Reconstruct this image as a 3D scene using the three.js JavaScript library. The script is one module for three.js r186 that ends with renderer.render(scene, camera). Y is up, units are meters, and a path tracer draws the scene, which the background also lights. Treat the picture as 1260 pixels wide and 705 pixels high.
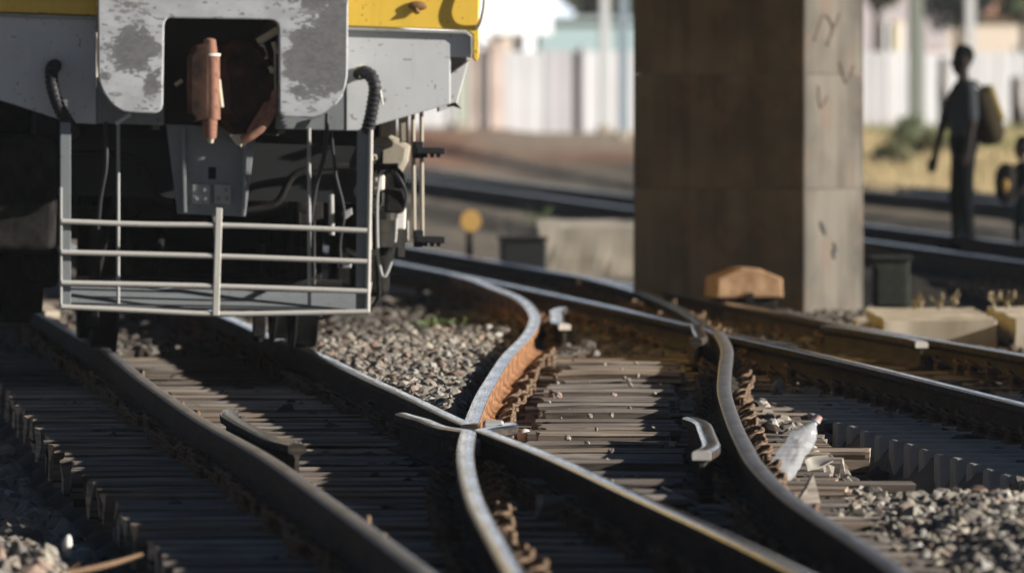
import * as THREE from 'three';
import { mergeGeometries, mergeVertices, toCreasedNormals } from 'three/addons/utils/BufferGeometryUtils.js';
import { RoundedBoxGeometry } from 'three/addons/geometries/RoundedBoxGeometry.js';
import { MarchingCubes } from 'three/addons/objects/MarchingCubes.js';

// ---------------------------------------------------------------- camera, sky, sun, exposure
const scene = new THREE.Scene();
const RT = 0.2, EYE = 1.575;                       // rail top and eye height above the ballast
const FPX = 14000, PW = 1260, PH = 705, HORIZON = 110;   // long telephoto lens, read from the photograph
const camera = new THREE.PerspectiveCamera(2 * Math.atan(PH / 2 / FPX) * 180 / Math.PI, 1024 / 572, 1, 4000);
camera.position.set(0, EYE, 0);
camera.rotation.x = -Math.atan((PH / 2 - HORIZON) / FPX);
camera.focus = 50;
camera.userData.fStop = 5.3;
scene.add(camera);
const renderer = new THREE.WebGLRenderer({ antialias: true });
renderer.toneMapping = THREE.LinearToneMapping;
renderer.toneMappingExposure = 1.9;
renderer.shadowMap.enabled = true;

const SUN = new THREE.Vector3(Math.sin(1.35) * Math.cos(0.3), Math.sin(0.3), Math.cos(1.35) * Math.cos(0.3));
const sun = new THREE.DirectionalLight(new THREE.Color(1, 0.955, 0.89), 4.9);
sun.position.set(0, 0, -60).addScaledVector(SUN, 120);
sun.target.position.set(0, 0, -60);
sun.castShadow = true;
Object.assign(sun.shadow.camera, { left: -70, right: 70, top: 70, bottom: -70, near: 1, far: 400 });
sun.shadow.mapSize.set(4096, 4096);
sun.shadow.radius = 1.5;
scene.add(sun, sun.target);
{ // clear afternoon sky: blue above, pale at the horizon, warmer towards the sun
  const W = 512, H = 512, data = new Float32Array(W * H * 4);
  const v = new THREE.Vector3();
  for (let j = 0; j < H; j++) for (let i = 0; i < W; i++) {
    const th = (j + 0.5) / H * Math.PI - Math.PI / 2, ph = (i + 0.5) / W * 2 * Math.PI - Math.PI;
    v.set(Math.cos(th) * Math.cos(ph), Math.sin(th), Math.cos(th) * Math.sin(ph));
    const up = Math.max(0, v.y), k = 8.5 * Math.pow(1 - up, 24) + 0.2 * Math.pow(1 - up, 4), g = Math.pow(Math.max(0, v.dot(SUN)), 6);
    const o = (j * W + i) * 4;
    data[o] = (0.09 + 0.74 * k + 0.5 * g) * 1.0;
    data[o + 1] = (0.20 + 0.80 * k + 0.36 * g) * 1.0;
    data[o + 2] = (0.42 + 0.86 * k + 0.16 * g) * 1.0;
    data[o + 3] = 1;
  }
  const sky = new THREE.DataTexture(data, W, H, THREE.RGBAFormat, THREE.FloatType);
  sky.mapping = THREE.EquirectangularReflectionMapping;
  sky.magFilter = THREE.LinearFilter; sky.needsUpdate = true;
  scene.background = sky; scene.environment = sky;
  scene.backgroundIntensity = 0.12; scene.environmentIntensity = 0.12;
}

// ---------------------------------------------------------------- helpers
let seed = 1234567;
const rnd = () => { seed = (seed + 0x6d2b79f5) | 0; let t = Math.imul(seed ^ (seed >>> 15), 1 | seed); t = (t + Math.imul(t ^ (t >>> 7), 61 | t)) ^ t; return ((t ^ (t >>> 14)) >>> 0) / 4294967296; };
const R = (a, b) => a + (b - a) * rnd();
const V = (x, y, z) => new THREE.Vector3(x, y, z);
const smooth = (a, b, x) => { const t = Math.min(1, Math.max(0, (x - a) / (b - a))); return t * t * (3 - 2 * t); };
const lerp = (a, b, t) => a + (b - a) * t;
const used = {};
const numbered = (n) => { const k = used[n] = (used[n] ?? -1) + 1; return k ? n + '_' + String(k).padStart(3, '0') : n; };
function tag(o, label, category, group, kind) {
  if (label) o.userData.label = label;
  if (category) o.userData.category = category;
  if (group) o.userData.group = group;
  if (kind) o.userData.kind = kind;
  return o;
}
function thing(name, label, category, pos = [0, 0, 0], turn = 0, group) {
  const o = new THREE.Group(); o.name = numbered(name); scene.add(o);
  o.position.set(...pos); o.rotation.y = turn;
  return tag(o, label, category, group);
}
function mesh(name, geo, mat, parent) {
  const g = Array.isArray(geo) ? join(geo) : geo;
  const m = new THREE.Mesh(g, mat); m.castShadow = m.receiveShadow = true;
  m.name = parent ? name : numbered(name);
  (parent ?? scene).add(m); return m;
}
function join(list) {
  return mergeGeometries(list.map((g) => {
    let h = g.index ? g.toNonIndexed() : g.clone();
    for (const k of Object.keys(h.attributes)) if (!['position', 'normal', 'uv'].includes(k)) h.deleteAttribute(k);
    if (!h.attributes.uv) h.setAttribute('uv', new THREE.Float32BufferAttribute(new Float32Array(h.attributes.position.count * 2), 2));
    if (!h.attributes.normal) h.computeVertexNormals();
    h.morphAttributes = {};
    return h;
  }));
}
const bx = (w, h, d, x = 0, y = 0, z = 0) => new THREE.BoxGeometry(w, h, d).translate(x, y, z);
const rb = (w, h, d, x = 0, y = 0, z = 0, r = 0.01) => new RoundedBoxGeometry(w, h, d, 2, Math.min(r, w / 2.1, h / 2.1, d / 2.1)).translate(x, y, z);
function rod(a, b, r, r2 = r, n = 10) {
  const A = V(...a), B = V(...b), d = B.clone().sub(A);
  return new THREE.CylinderGeometry(r2, r, d.length(), n).applyQuaternion(new THREE.Quaternion().setFromUnitVectors(V(0, 1, 0), d.clone().normalize())).translate(...A.clone().add(B).multiplyScalar(0.5).toArray());
}
const tube = (pts, r, n = 24, k = 8) => new THREE.TubeGeometry(new THREE.CatmullRomCurve3(pts.map((p) => V(...p))), n, r, k, false);
function plate(pts, z0, z1, bevel = 0.006) {       // outline in x, y pushed from z0 to z1
  const s = new THREE.Shape(pts.map((p) => new THREE.Vector2(p[0], p[1])));
  return new THREE.ExtrudeGeometry(s, { depth: z1 - z0 - 2 * bevel, bevelEnabled: bevel > 0, bevelThickness: bevel, bevelSize: bevel, bevelOffset: -bevel, bevelSegments: 2, curveSegments: 12 }).translate(0, 0, z0 + bevel);
}
function ruffle(geo, amp, freq, s = 0) {           // uneven surface, same offset for equal points
  const p = geo.attributes.position;
  for (let i = 0; i < p.count; i++) {
    const x = p.getX(i), y = p.getY(i), z = p.getZ(i);
    p.setXYZ(i, x + amp * noise3(x * freq + s, y * freq, z * freq), y + amp * noise3(x * freq, y * freq + 31 + s, z * freq), z + amp * noise3(x * freq, y * freq, z * freq + 57 + s));
  }
  geo.computeVertexNormals(); return geo;
}
// value noise
const hash = (x, y, z) => { let h = Math.imul(x, 374761393) + Math.imul(y, 668265263) + Math.imul(z, 2147483647 ^ 0x5bd1e995); h = Math.imul(h ^ (h >>> 13), 1274126177); return ((h ^ (h >>> 16)) >>> 0) / 4294967296; };
function noise3(x, y, z) {
  const X = Math.floor(x), Y = Math.floor(y), Z = Math.floor(z), f = (t) => t * t * (3 - 2 * t), a = f(x - X), b = f(y - Y), c = f(z - Z);
  let s = 0;
  for (let i = 0; i < 2; i++) for (let j = 0; j < 2; j++) for (let k = 0; k < 2; k++) s += hash(X + i, Y + j, Z + k) * (i ? a : 1 - a) * (j ? b : 1 - b) * (k ? c : 1 - c);
  return s * 2 - 1;
}
function tnoise(u, v, n, s) {                       // tileable 2-D noise, n cells across the tile
  const x = u * n, y = v * n, X = Math.floor(x), Y = Math.floor(y), f = (t) => t * t * (3 - 2 * t), a = f(x - X), b = f(y - Y), h = (i, j) => hash(((X + i) % n + n) % n, ((Y + j) % n + n) % n, s);
  return (h(0, 0) * (1 - a) + h(1, 0) * a) * (1 - b) + (h(0, 1) * (1 - a) + h(1, 1) * a) * b;
}
const fbm = (u, v, n, s, o = 4) => { let t = 0, w = 0.5, m = 0; for (let i = 0; i < o; i++, n *= 2, w *= 0.5) { t += w * tnoise(u, v, n, s + i); m += w; } return t / m; };
const enc = (c) => 255 * (c <= 0.0031308 ? 12.92 * c : 1.055 * Math.pow(Math.max(c, 0), 1 / 2.4) - 0.055);
function tex(W, H, fn, srgb = true) {               // fn(u, v) -> linear rgb
  const d = new Uint8Array(W * H * 4);
  for (let j = 0; j < H; j++) for (let i = 0; i < W; i++) {
    const c = fn((i + 0.5) / W, (j + 0.5) / H), o = (j * W + i) * 4;
    for (let k = 0; k < 3; k++) d[o + k] = Math.min(255, Math.max(0, srgb ? enc(c[k]) : c[k] * 255));
    d[o + 3] = 255;
  }
  const t = new THREE.DataTexture(d, W, H); t.wrapS = t.wrapT = THREE.RepeatWrapping; t.magFilter = THREE.LinearFilter;
  if (srgb) t.colorSpace = THREE.SRGBColorSpace;
  t.needsUpdate = true; return t;
}
const mix3 = (a, b, t) => [lerp(a[0], b[0], t), lerp(a[1], b[1], t), lerp(a[2], b[2], t)];
const std = (c, rough = 0.8, metal = 0, extra = {}) => new THREE.MeshPhysicalMaterial({ specularIntensity: rough > 0.8 ? 0.15 : 0.6, color: new THREE.Color().setRGB(...c), roughness: rough, metalness: metal, ...extra });
function mapped(W, H, fn, sizeU, sizeV, rough = 0.9, metal = 0, extra = {}) {
  const t = tex(W, H, fn); t.repeat.set(1 / sizeU, 1 / sizeV);
  return new THREE.MeshPhysicalMaterial({ specularIntensity: rough > 0.8 ? 0.12 : 0.6, map: t, roughness: rough, metalness: metal, ...extra });
}
const blotch = (a, b, n = 4, s = 1, c = 1) => (u, v) => mix3(a, b, Math.min(1, Math.max(0, (fbm(u, v, n, s, 5) - 0.5) * 2.2 * c + 0.5)));

// ---------------------------------------------------------------- materials
const M = {};
M.rust = mapped(256, 256, blotch([0.05, 0.038, 0.03], [0.25, 0.165, 0.105], 8, 3), 0.6, 0.6, 0.95);
M.railRust = mapped(512, 128, (u, v) => { const t = fbm(u, v, 6, 11, 5), s = fbm(u, v, 40, 17, 2); return mix3(mix3([0.034, 0.030, 0.028], [0.072, 0.054, 0.044], Math.min(1, Math.max(0, (t - 0.35) * 2.4))), [0.09, 0.075, 0.06], s > 0.62 ? 0.6 : 0); }, 2.4, 0.5, 0.95);
M.sunlitRust = mapped(512, 128, (u, v) => { const t = fbm(u, v, 6, 13, 5), s = fbm(u, v, 40, 19, 2); return mix3(mix3([0.17, 0.085, 0.045], [0.40, 0.20, 0.095], Math.min(1, Math.max(0, (t - 0.3) * 2.2))), [0.12, 0.07, 0.045], s > 0.6 ? 0.6 : 0); }, 2.4, 0.5, 0.95);  // rail rust copy, brighter orange for the crossover rail's sunlit flank
const streak = tex(256, 256, (u, v) => { const t = 0.5 * fbm(u, v, 4, 21, 4) + 0.5 * tnoise(u * 0.2, v, 64, 5); return [t, 0.03 + 0.22 * t, t]; }, false);
streak.repeat.set(0.6, 8);
M.steel = new THREE.MeshStandardMaterial({ color: new THREE.Color().setRGB(0.86, 0.87, 0.89), metalness: 1, roughness: 1, roughnessMap: streak });
M.wornSteel = new THREE.MeshStandardMaterial({ map: tex(256, 64, blotch([0.40, 0.40, 0.405], [0.66, 0.66, 0.67], 6, 77)), metalness: 0.8, roughness: 1, roughnessMap: streak });
M.wornSteel.map.repeat.set(0.5, 4);
M.wood = mapped(512, 512, (u, v) => {               // weathered timber, grain along u
  const w = v + 0.012 * fbm(u, v, 4, 5, 3), g = fbm(u * 0.25 + 0.1, w, 64, 31, 3), b = fbm(u, v, 5, 41, 4), cr = tnoise(u * 0.125, w, 48, 51);
  const c = mix3([0.165, 0.143, 0.122], [0.40, 0.345, 0.29], Math.min(1, Math.max(0, 0.5 + (g - 0.5) * 1.5 + (b - 0.5) * 0.9)));
  return cr > 0.8 ? mix3(c, [0.025, 0.018, 0.014], 0.85) : c;
}, 2.2, 0.7, 0.95);
M.concrete = mapped(512, 512, (u, v) => { const t = fbm(u, v, 4, 61, 6), s = tnoise(u, v * 0.1, 60, 3); return mix3([0.27, 0.23, 0.18], [0.44, 0.39, 0.31], Math.min(1, Math.max(0, 0.5 + (t - 0.5) * 2 + (s - 0.5) * 0.3))); }, 2.2, 2.2, 0.92);
M.sleeperConcrete = mapped(256, 256, blotch([0.32, 0.31, 0.285], [0.46, 0.44, 0.40], 8, 65), 1.3, 1.3, 0.95);
M.black = std([0.012, 0.012, 0.013], 0.7);
M.dark = mapped(128, 128, blotch([0.010, 0.0098, 0.0095], [0.032, 0.029, 0.026], 6, 91), 0.7, 0.7, 0.85);
M.rubber = std([0.022, 0.022, 0.024], 0.55);
M.whitePaint = mapped(64, 64, blotch([0.55, 0.5, 0.43], [0.85, 0.8, 0.72], 8, 12), 0.2, 0.2, 0.7);

// ---------------------------------------------------------------- where the rails run: lateral position by distance d ahead
const spline = (pts) => (d) => {                    // smooth curve through [d, x]
  let i = 0; while (i < pts.length - 2 && d > pts[i + 1][0]) i++;
  const P = (k) => pts[Math.min(pts.length - 1, Math.max(0, k))], [d0, x0] = P(i), [d1, x1] = P(i + 1), h = d1 - d0, t = (d - d0) / h;
  if (t < 0 || t > 1) { const [a, b] = t < 0 ? [P(0), P(1)] : [P(pts.length - 2), P(pts.length - 1)]; return a[1] + (b[1] - a[1]) / (b[0] - a[0]) * (d - a[0]); }
  const sl = (k) => k <= 0 ? (P(1)[1] - P(0)[1]) / (P(1)[0] - P(0)[0]) : k >= pts.length - 1 ? (P(k)[1] - P(k - 1)[1]) / (P(k)[0] - P(k - 1)[0]) : (P(k + 1)[1] - P(k - 1)[1]) / (P(k + 1)[0] - P(k - 1)[0]);
  const m0 = sl(i) * h, m1 = sl(i + 1) * h, t2 = t * t, t3 = t2 * t;
  return (2 * t3 - 3 * t2 + 1) * x0 + (t3 - 2 * t2 + t) * m0 + (3 * t2 - 2 * t3) * x1 + (t3 - t2) * m1;
};
const Ax = (d) => -1.462 - 0.0705 * (d - 50) + 0.012 * Math.sin(d / 3.1 + 1);
const Bx = (d) => -0.385 - 0.0702 * (d - 50) + 0.006 * Math.sin(d / 2.7);
const Ex = (d) => 2.235 - 0.0655 * (d - 50) - 0.0003 * (d - 50) * (d - 50) * (d < 90 ? 1 : 0) - (d < 90 ? 0 : 0.48 + 0.024 * (d - 90));
const Fx = (d) => Ex(d) + 1.075;
const Cx = spline([[26, 0.18], [30, 0.075], [34, -0.03], [38, -0.122], [42, -0.172], [45.5, -0.178], [50, -0.148], [54, -0.101], [58, -0.035], [62, 0.046], [66, 0.115], [70, 0.138], [74, 0.077], [78, -0.082], [82, -0.255], [86, -0.49]]);
const Dx = spline([[26, 1.33], [30, 1.2], [34, 1.075], [38, 0.95], [41.5, 0.895], [44, 0.9], [48, 0.93], [52, 0.972], [56, 1.05], [60, 1.135], [64, 1.175], [67, 1.175], [70, 1.145], [74, 1.08], [78, 0.965], [82, 0.79], [86, 0.565]]);
const dip = (d) => -0.04 * smooth(55, 72, d);       // the right-hand rails of the far track lie a little lower
const flatY = (d) => 0.006 * Math.sin(d / 2.9) + 0.003 * Math.sin(d / 1.3);
const Gx = (d) => 1.28 + 0.066 * (124 - d), Hx = (d) => Gx(d) + 1.075;         // third track
const Jx = (d) => Gx(d) + 4.75, Kx = (d) => Jx(d) + 1.075;                   // fourth track

// ground height
function ground(x, d) {
  let h = 0.012 * noise3(x * 2.2, d * 1.1, 3) + 0.008 * noise3(x * 7, d * 3, 9);
  if (d < 120) {
    h -= (0.22 * smooth(0.34, 0.6, Ax(d) - x) - 0.14 * smooth(0.66, 0.95, Ax(d) - x) * (1 - smooth(40, 46, d))) * (d < 75 ? 1 : 0.4);                              // shoulder left of the near track
    if (d < 70) {
      const left = Dx(d) + 0.35, right = Ex(d) - 0.55, mid = (left + right) / 2;
      if (x > left && x < right) {
        h -= 0.14 * smooth(left, mid, x) * smooth(42, 47, d) * (1 - smooth(56, 60, d));
        h += 0.10 * smooth(left, left + 0.55, x) * (1 - smooth(right - 0.5, right, x)) * (1 - smooth(40, 44.5, d));
      }
      h += 0.12 * smooth(0.06, 0.16, x - Bx(d)) * smooth(0.06, 0.16, Cx(d) - x) * smooth(47.5, 50, d) * (1 - smooth(66, 75, d));
    }
  }
  const c3 = Gx(d) + 0.54, c4 = Jx(d) + 0.54;
  h += 0.13 * Math.max(1 - smooth(1.4, 2.2, Math.abs(x - c3)), 1 - smooth(1.4, 2.2, Math.abs(x - c4))) * smooth(78, 90, d);
  h += 0.60 * smooth(150, 262, d + (x - 4) * 2 * smooth(2, 8, x));
  return h;
}

// ---------------------------------------------------------------- ground
{
  const ds = [-40, 0, 14, 22]; while (ds.at(-1) < 1500) { const d = ds.at(-1); ds.push(d + (d < 75 ? 0.3 : d < 130 ? 0.6 : d < 300 ? 2.2 : 60)); }
  const xs = []; for (let x = -7; x <= 7.001; x += 0.11) xs.push(x);
  for (let s = 0.3, x = 7; x < 900; s *= 1.28) { x += s; xs.push(x); xs.unshift(-x); }
  const pos = [], col = [], uv = [], idx = [];
  const c = new THREE.Color();
  for (const d of ds) for (const x of xs) {
    pos.push(x, ground(x, d), -d); uv.push(x / 1.7, d / 1.7);
    const n = noise3(x * 0.9, d * 0.3, 5) * 0.5 + noise3(x * 3.1, d * 1.2, 7) * 0.35, m = noise3(x * 0.35, d * 0.06, 15);
    let k = mix3([0.16, 0.135, 0.112], [0.28, 0.25, 0.205], Math.min(1, Math.max(0, 0.4 + n)));
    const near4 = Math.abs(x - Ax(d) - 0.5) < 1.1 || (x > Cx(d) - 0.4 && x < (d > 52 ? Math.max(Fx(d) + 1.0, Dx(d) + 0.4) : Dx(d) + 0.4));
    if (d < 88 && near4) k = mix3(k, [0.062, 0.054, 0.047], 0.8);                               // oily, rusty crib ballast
    k = mix3(k, [0.30, 0.26, 0.205], 0.75 * smooth(80, 110, d) * smooth(-0.6, 0.6, n + 0.3));
    const c3 = Gx(d) + 0.54, c4 = Jx(d) + 0.54;
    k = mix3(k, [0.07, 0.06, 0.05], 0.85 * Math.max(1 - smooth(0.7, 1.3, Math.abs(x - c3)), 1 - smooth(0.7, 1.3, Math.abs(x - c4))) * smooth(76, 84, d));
    k = mix3(k, [0.045, 0.04, 0.035], 0.9 * smooth(2.0, 2.4, x) * smooth(72.5, 74, d) * (1 - smooth(0, 1.0, x - Gx(d))));  // rail shadow painted into the ground colour right of the pillar
    const red = smooth(175, 215, d) * (1 - smooth(4, 7, x));
    k = mix3(k, mix3([0.42, 0.225, 0.15], [0.43, 0.35, 0.27], smooth(-0.5, 0.4, noise3(x * 0.6, d * 0.035, 25))), red);
    k = mix3(k, [0.46, 0.40, 0.33], 0.7 * smooth(0.1, 0.5, noise3(x * 0.7, d * 0.05, 35)) * smooth(100, 115, d) * (1 - red) * smooth(1.3, 1.6, Math.min(Math.abs(x - c3), Math.abs(x - c4))));
    const dry = smooth(3, 6.5, x) * smooth(120, 150, d);
    k = mix3(k, mix3([0.47, 0.36, 0.20], [0.30, 0.27, 0.12], smooth(0.15, 0.6, m + n * 0.4)), dry);
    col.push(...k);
  }
  const w = xs.length;
  for (let j = 0; j < ds.length - 1; j++) for (let i = 0; i < w - 1; i++) { const a = j * w + i; idx.push(a, a + 1, a + w, a + 1, a + w + 1, a + w); }
  const g = new THREE.BufferGeometry();
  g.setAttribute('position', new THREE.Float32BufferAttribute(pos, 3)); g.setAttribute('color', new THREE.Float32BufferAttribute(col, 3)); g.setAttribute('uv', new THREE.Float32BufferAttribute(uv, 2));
  g.setIndex(idx); g.computeVertexNormals();
  const t = tex(512, 512, (u, v) => { const s = 0.55 + 0.45 * fbm(u, v, 24, 101, 4) + 0.25 * (tnoise(u, v, 120, 7) - 0.5); return [s, s * 0.985, s * 0.96]; });
  const bump = tex(512, 512, (u, v) => { const s = 0.5 * fbm(u, v, 50, 111, 3) + 0.5 * fbm(u, v, 24, 101, 3); return [s, s, s]; }, false);
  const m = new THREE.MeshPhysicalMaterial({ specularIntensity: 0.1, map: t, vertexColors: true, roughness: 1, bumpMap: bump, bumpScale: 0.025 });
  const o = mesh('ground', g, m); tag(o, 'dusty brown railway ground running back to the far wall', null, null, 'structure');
}

// ---------------------------------------------------------------- rails
const PROFILE = [[-0.062, -0.16], [0.062, -0.16], [0.062, -0.15], [0.02, -0.136], [0.009, -0.12], [0.008, -0.055], [0.016, -0.044], [0.034, -0.037], [0.035, -0.013], [0.033, -0.0085]];
const CROWN = [[0.033, -0.0085], [0.028, -0.0042], [0.017, -0.0012], [0.006, -0.0001], [-0.006, -0.0001], [-0.017, -0.0012], [-0.028, -0.0042], [-0.033, -0.0085]];
const SIDE = [[-0.033, -0.0085], [-0.035, -0.013], [-0.034, -0.037], [-0.016, -0.044], [-0.008, -0.055], [-0.009, -0.12], [-0.02, -0.136], [-0.062, -0.15], [-0.062, -0.16]];
function railLine(fx, d0, d1, fy = flatY, step = 0.45) {
  const n = Math.max(6, Math.round((d1 - d0) / step)), out = [];
  for (let i = 0; i <= n; i++) { const d = lerp(d0, d1, i / n); out.push(V(fx(d), RT + fy(d), -d)); }
  return out;
}
function sweep(line, chain, smoothAcross) {
  const pos = [], uv = [], idx = [], n = line.length, lat = [];
  for (let i = 0; i < n; i++) { const t = line[Math.min(n - 1, i + 1)].clone().sub(line[Math.max(0, i - 1)]).normalize(); lat.push(V(-t.z, 0, t.x).normalize()); }
  const put = (i, p, vv, l) => { const q = line[i], s = lat[i]; pos.push(q.x + s.x * p[0], q.y + p[1], q.z + s.z * p[0]); uv.push(l, vv); };
  let L = [0]; for (let i = 1; i < n; i++) L.push(L[i - 1] + line[i].distanceTo(line[i - 1]));
  if (smoothAcross) {
    for (let i = 0; i < n; i++) chain.forEach((p, k) => put(i, p, p[0], L[i]));
    const w = chain.length; for (let i = 0; i < n - 1; i++) for (let k = 0; k < w - 1; k++) { const a = i * w + k; idx.push(a, a + w, a + 1, a + 1, a + w, a + w + 1); }
  } else for (let k = 0; k < chain.length - 1; k++) {
    const b = pos.length / 3; for (let i = 0; i < n; i++) { put(i, chain[k], chain[k][1] + k * 0.13, L[i]); put(i, chain[k + 1], chain[k + 1][1] + k * 0.13, L[i]); }
    for (let i = 0; i < n - 1; i++) { const a = b + i * 2; idx.push(a, a + 2, a + 1, a + 1, a + 2, a + 3); }
  }
  const g = new THREE.BufferGeometry(); g.setAttribute('position', new THREE.Float32BufferAttribute(pos, 3)); g.setAttribute('uv', new THREE.Float32BufferAttribute(uv, 2)); g.setIndex(idx); g.computeVertexNormals(); return g;
}
function cap(line, atEnd, list) {
  const i = atEnd ? line.length - 1 : 0, t = (atEnd ? line[i].clone().sub(line[i - 1]) : line[0].clone().sub(line[1])).normalize();
  const out = atEnd ? t : t, lat = V(-out.z, 0, out.x);
  const pts = list.map((p) => new THREE.Vector2(...p));
  const g = new THREE.ShapeGeometry(new THREE.Shape(pts)), p = g.attributes.position, q = line[i];
  for (let k = 0; k < p.count; k++) { const u = p.getX(k), v = p.getY(k); p.setXYZ(k, q.x + lat.x * u + out.x * 0.001, q.y + v, q.z + lat.z * u + out.z * 0.001); }
  g.computeVertexNormals(); return g;
}
const HEAD = [...PROFILE.slice(7), ...CROWN.slice(1), ...SIDE.slice(1, 3)];
function rail(name, parent, line, top = M.steel, paleEnd = false, side = M.railRust) {
  const r = mesh(name, [sweep(line, PROFILE, false), sweep(line, SIDE, false), cap(line, false, [...PROFILE, ...CROWN.slice(1), ...SIDE.slice(1, -1)]), cap(line, true, [...PROFILE, ...CROWN.slice(1), ...SIDE.slice(1, -1)])], side, parent);
  mesh('running_surface', sweep(line, CROWN, true), top, r);
  if (paleEnd) {                                 // the rail's cut end, capped in a pale colour
    const t = line[0].clone().sub(line[1]).normalize(), e = line[0].clone().addScaledVector(t, 0.002);
    const sh = new THREE.Shape(HEAD.map((p) => new THREE.Vector2(p[0] * 1.02, p[1])));
    const g = new THREE.ExtrudeGeometry(sh, { depth: 0.012, bevelEnabled: false }).rotateY(Math.atan2(t.x, t.z)).translate(e.x, e.y, e.z);
    mesh('rail_end', g, M.whitePaint, r);
  }
  return r;
}
const flare = (fx, off, d0, d1, kick, len = 1.1) => (d) => fx(d) + off + kick * (Math.max(0, 1 - (d - d0) / len) ** 2 + Math.max(0, 1 - (d1 - d) / len) ** 2);

const track1 = thing('railway_track', 'near track under the railcar, dark rusty rails on weathered timber sleepers', 'railway track');
const cross = thing('railway_crossover', 'curving crossover rails with worn pale heads swinging across the near track', 'railway crossover');
const track2 = thing('railway_track', 'track beside the concrete pillar, crossing the lower right on concrete sleepers', 'railway track');
M.dullSteel = M.wornSteel.clone(); M.dullSteel.color.setRGB(0.5, 0.48, 0.47); M.dullSteel.metalness = 0.6; M.dullSteel.roughnessMap = null; M.dullSteel.roughness = 0.36;
rail('rail', track1, railLine(Ax, 22, 110), M.dullSteel);
rail('rail', track1, railLine(Bx, 46.95, 110));
rail('rail', track1, [...railLine(Bx, 22, 46.2), ...railLine((d) => Bx(46.2) + 0.115 * smooth(46.2, 46.9, d) + (Cx(d) - Cx(46.9)) * (d > 46.9 ? 1 : 0) + 0.0, 46.5, 47.15)]);
rail('check_rail', track1, railLine(flare(Ax, 0.128, 43.6, 48.8, 0.05), 43.6, 48.8, (d) => flatY(d) + 0.012), M.wornSteel);
rail('rail', cross, railLine(Cx, 47.1, 86.6), M.wornSteel, false, M.sunlitRust);
rail('rail', cross, [...railLine(Cx, 22, 45.9), ...railLine((d) => Cx(45.9) + (Bx(d) - Bx(46.4) - 0.10) * smooth(45.9, 46.7, d) * 1 - 0.04 * smooth(47.6, 48.6, d), 46.1, 48.6)], M.wornSteel);
rail('rail', cross, [...railLine(Dx, 22, 64.8)], M.dullSteel);
rail('rail', cross, [...railLine((d) => (d < 65.6 ? Ex(d) + 0.11 + 0.05 * (1 - smooth(62.4, 63.4, d)) : lerp(Ex(65.6) + 0.11, Dx(66.6), smooth(65.6, 66.6, d))), 62.4, 66.6, dip), ...railLine(Dx, 67, 86.6, dip)], M.wornSteel);
rail('check_rail', cross, railLine(flare(Dx, -0.13, 42.7, 47.6, -0.05), 42.7, 47.6, (d) => flatY(d) + 0.012), M.wornSteel, true);
rail('check_rail', cross, railLine(flare(Cx, 0.13, 66.2, 71.4, 0.06), 66.2, 71.4, (d) => flatY(d) + 0.015), M.wornSteel, true);
rail('rail', track2, railLine(Ex, 40, 65.3, (d) => dip(d) * 0.4));
rail('rail', track2, [...railLine((d) => lerp(Dx(d) - 0.115, Ex(66.4), smooth(64.9, 66.4, d)) - 0.04 * (1 - smooth(62.3, 63.2, d)), 62.3, 66.4, (d) => flatY(d) + 0.01), ...railLine(Ex, 66.8, 118, () => 0, 0.8)]);
rail('rail', track2, railLine(Fx, 40, 118, dip, 0.6));
rail('check_rail', track2, railLine(flare(Fx, -0.15, 62.4, 67.6, -0.05), 62.4, 67.6, (d) => dip(d) + 0.01), M.wornSteel, true);
{ // spacer blocks of the frog, pale where flanges rub
  mesh('frog_block', [rb(0.09, 0.07, 0.5, Bx(47.4) + 0.13, RT - 0.045, -47.4, 0.015), rb(0.05, 0.06, 0.4, Bx(45.6) - 0.07, RT - 0.06, -45.6, 0.012)], std([0.42, 0.42, 0.4], 0.6), cross);
}

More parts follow.
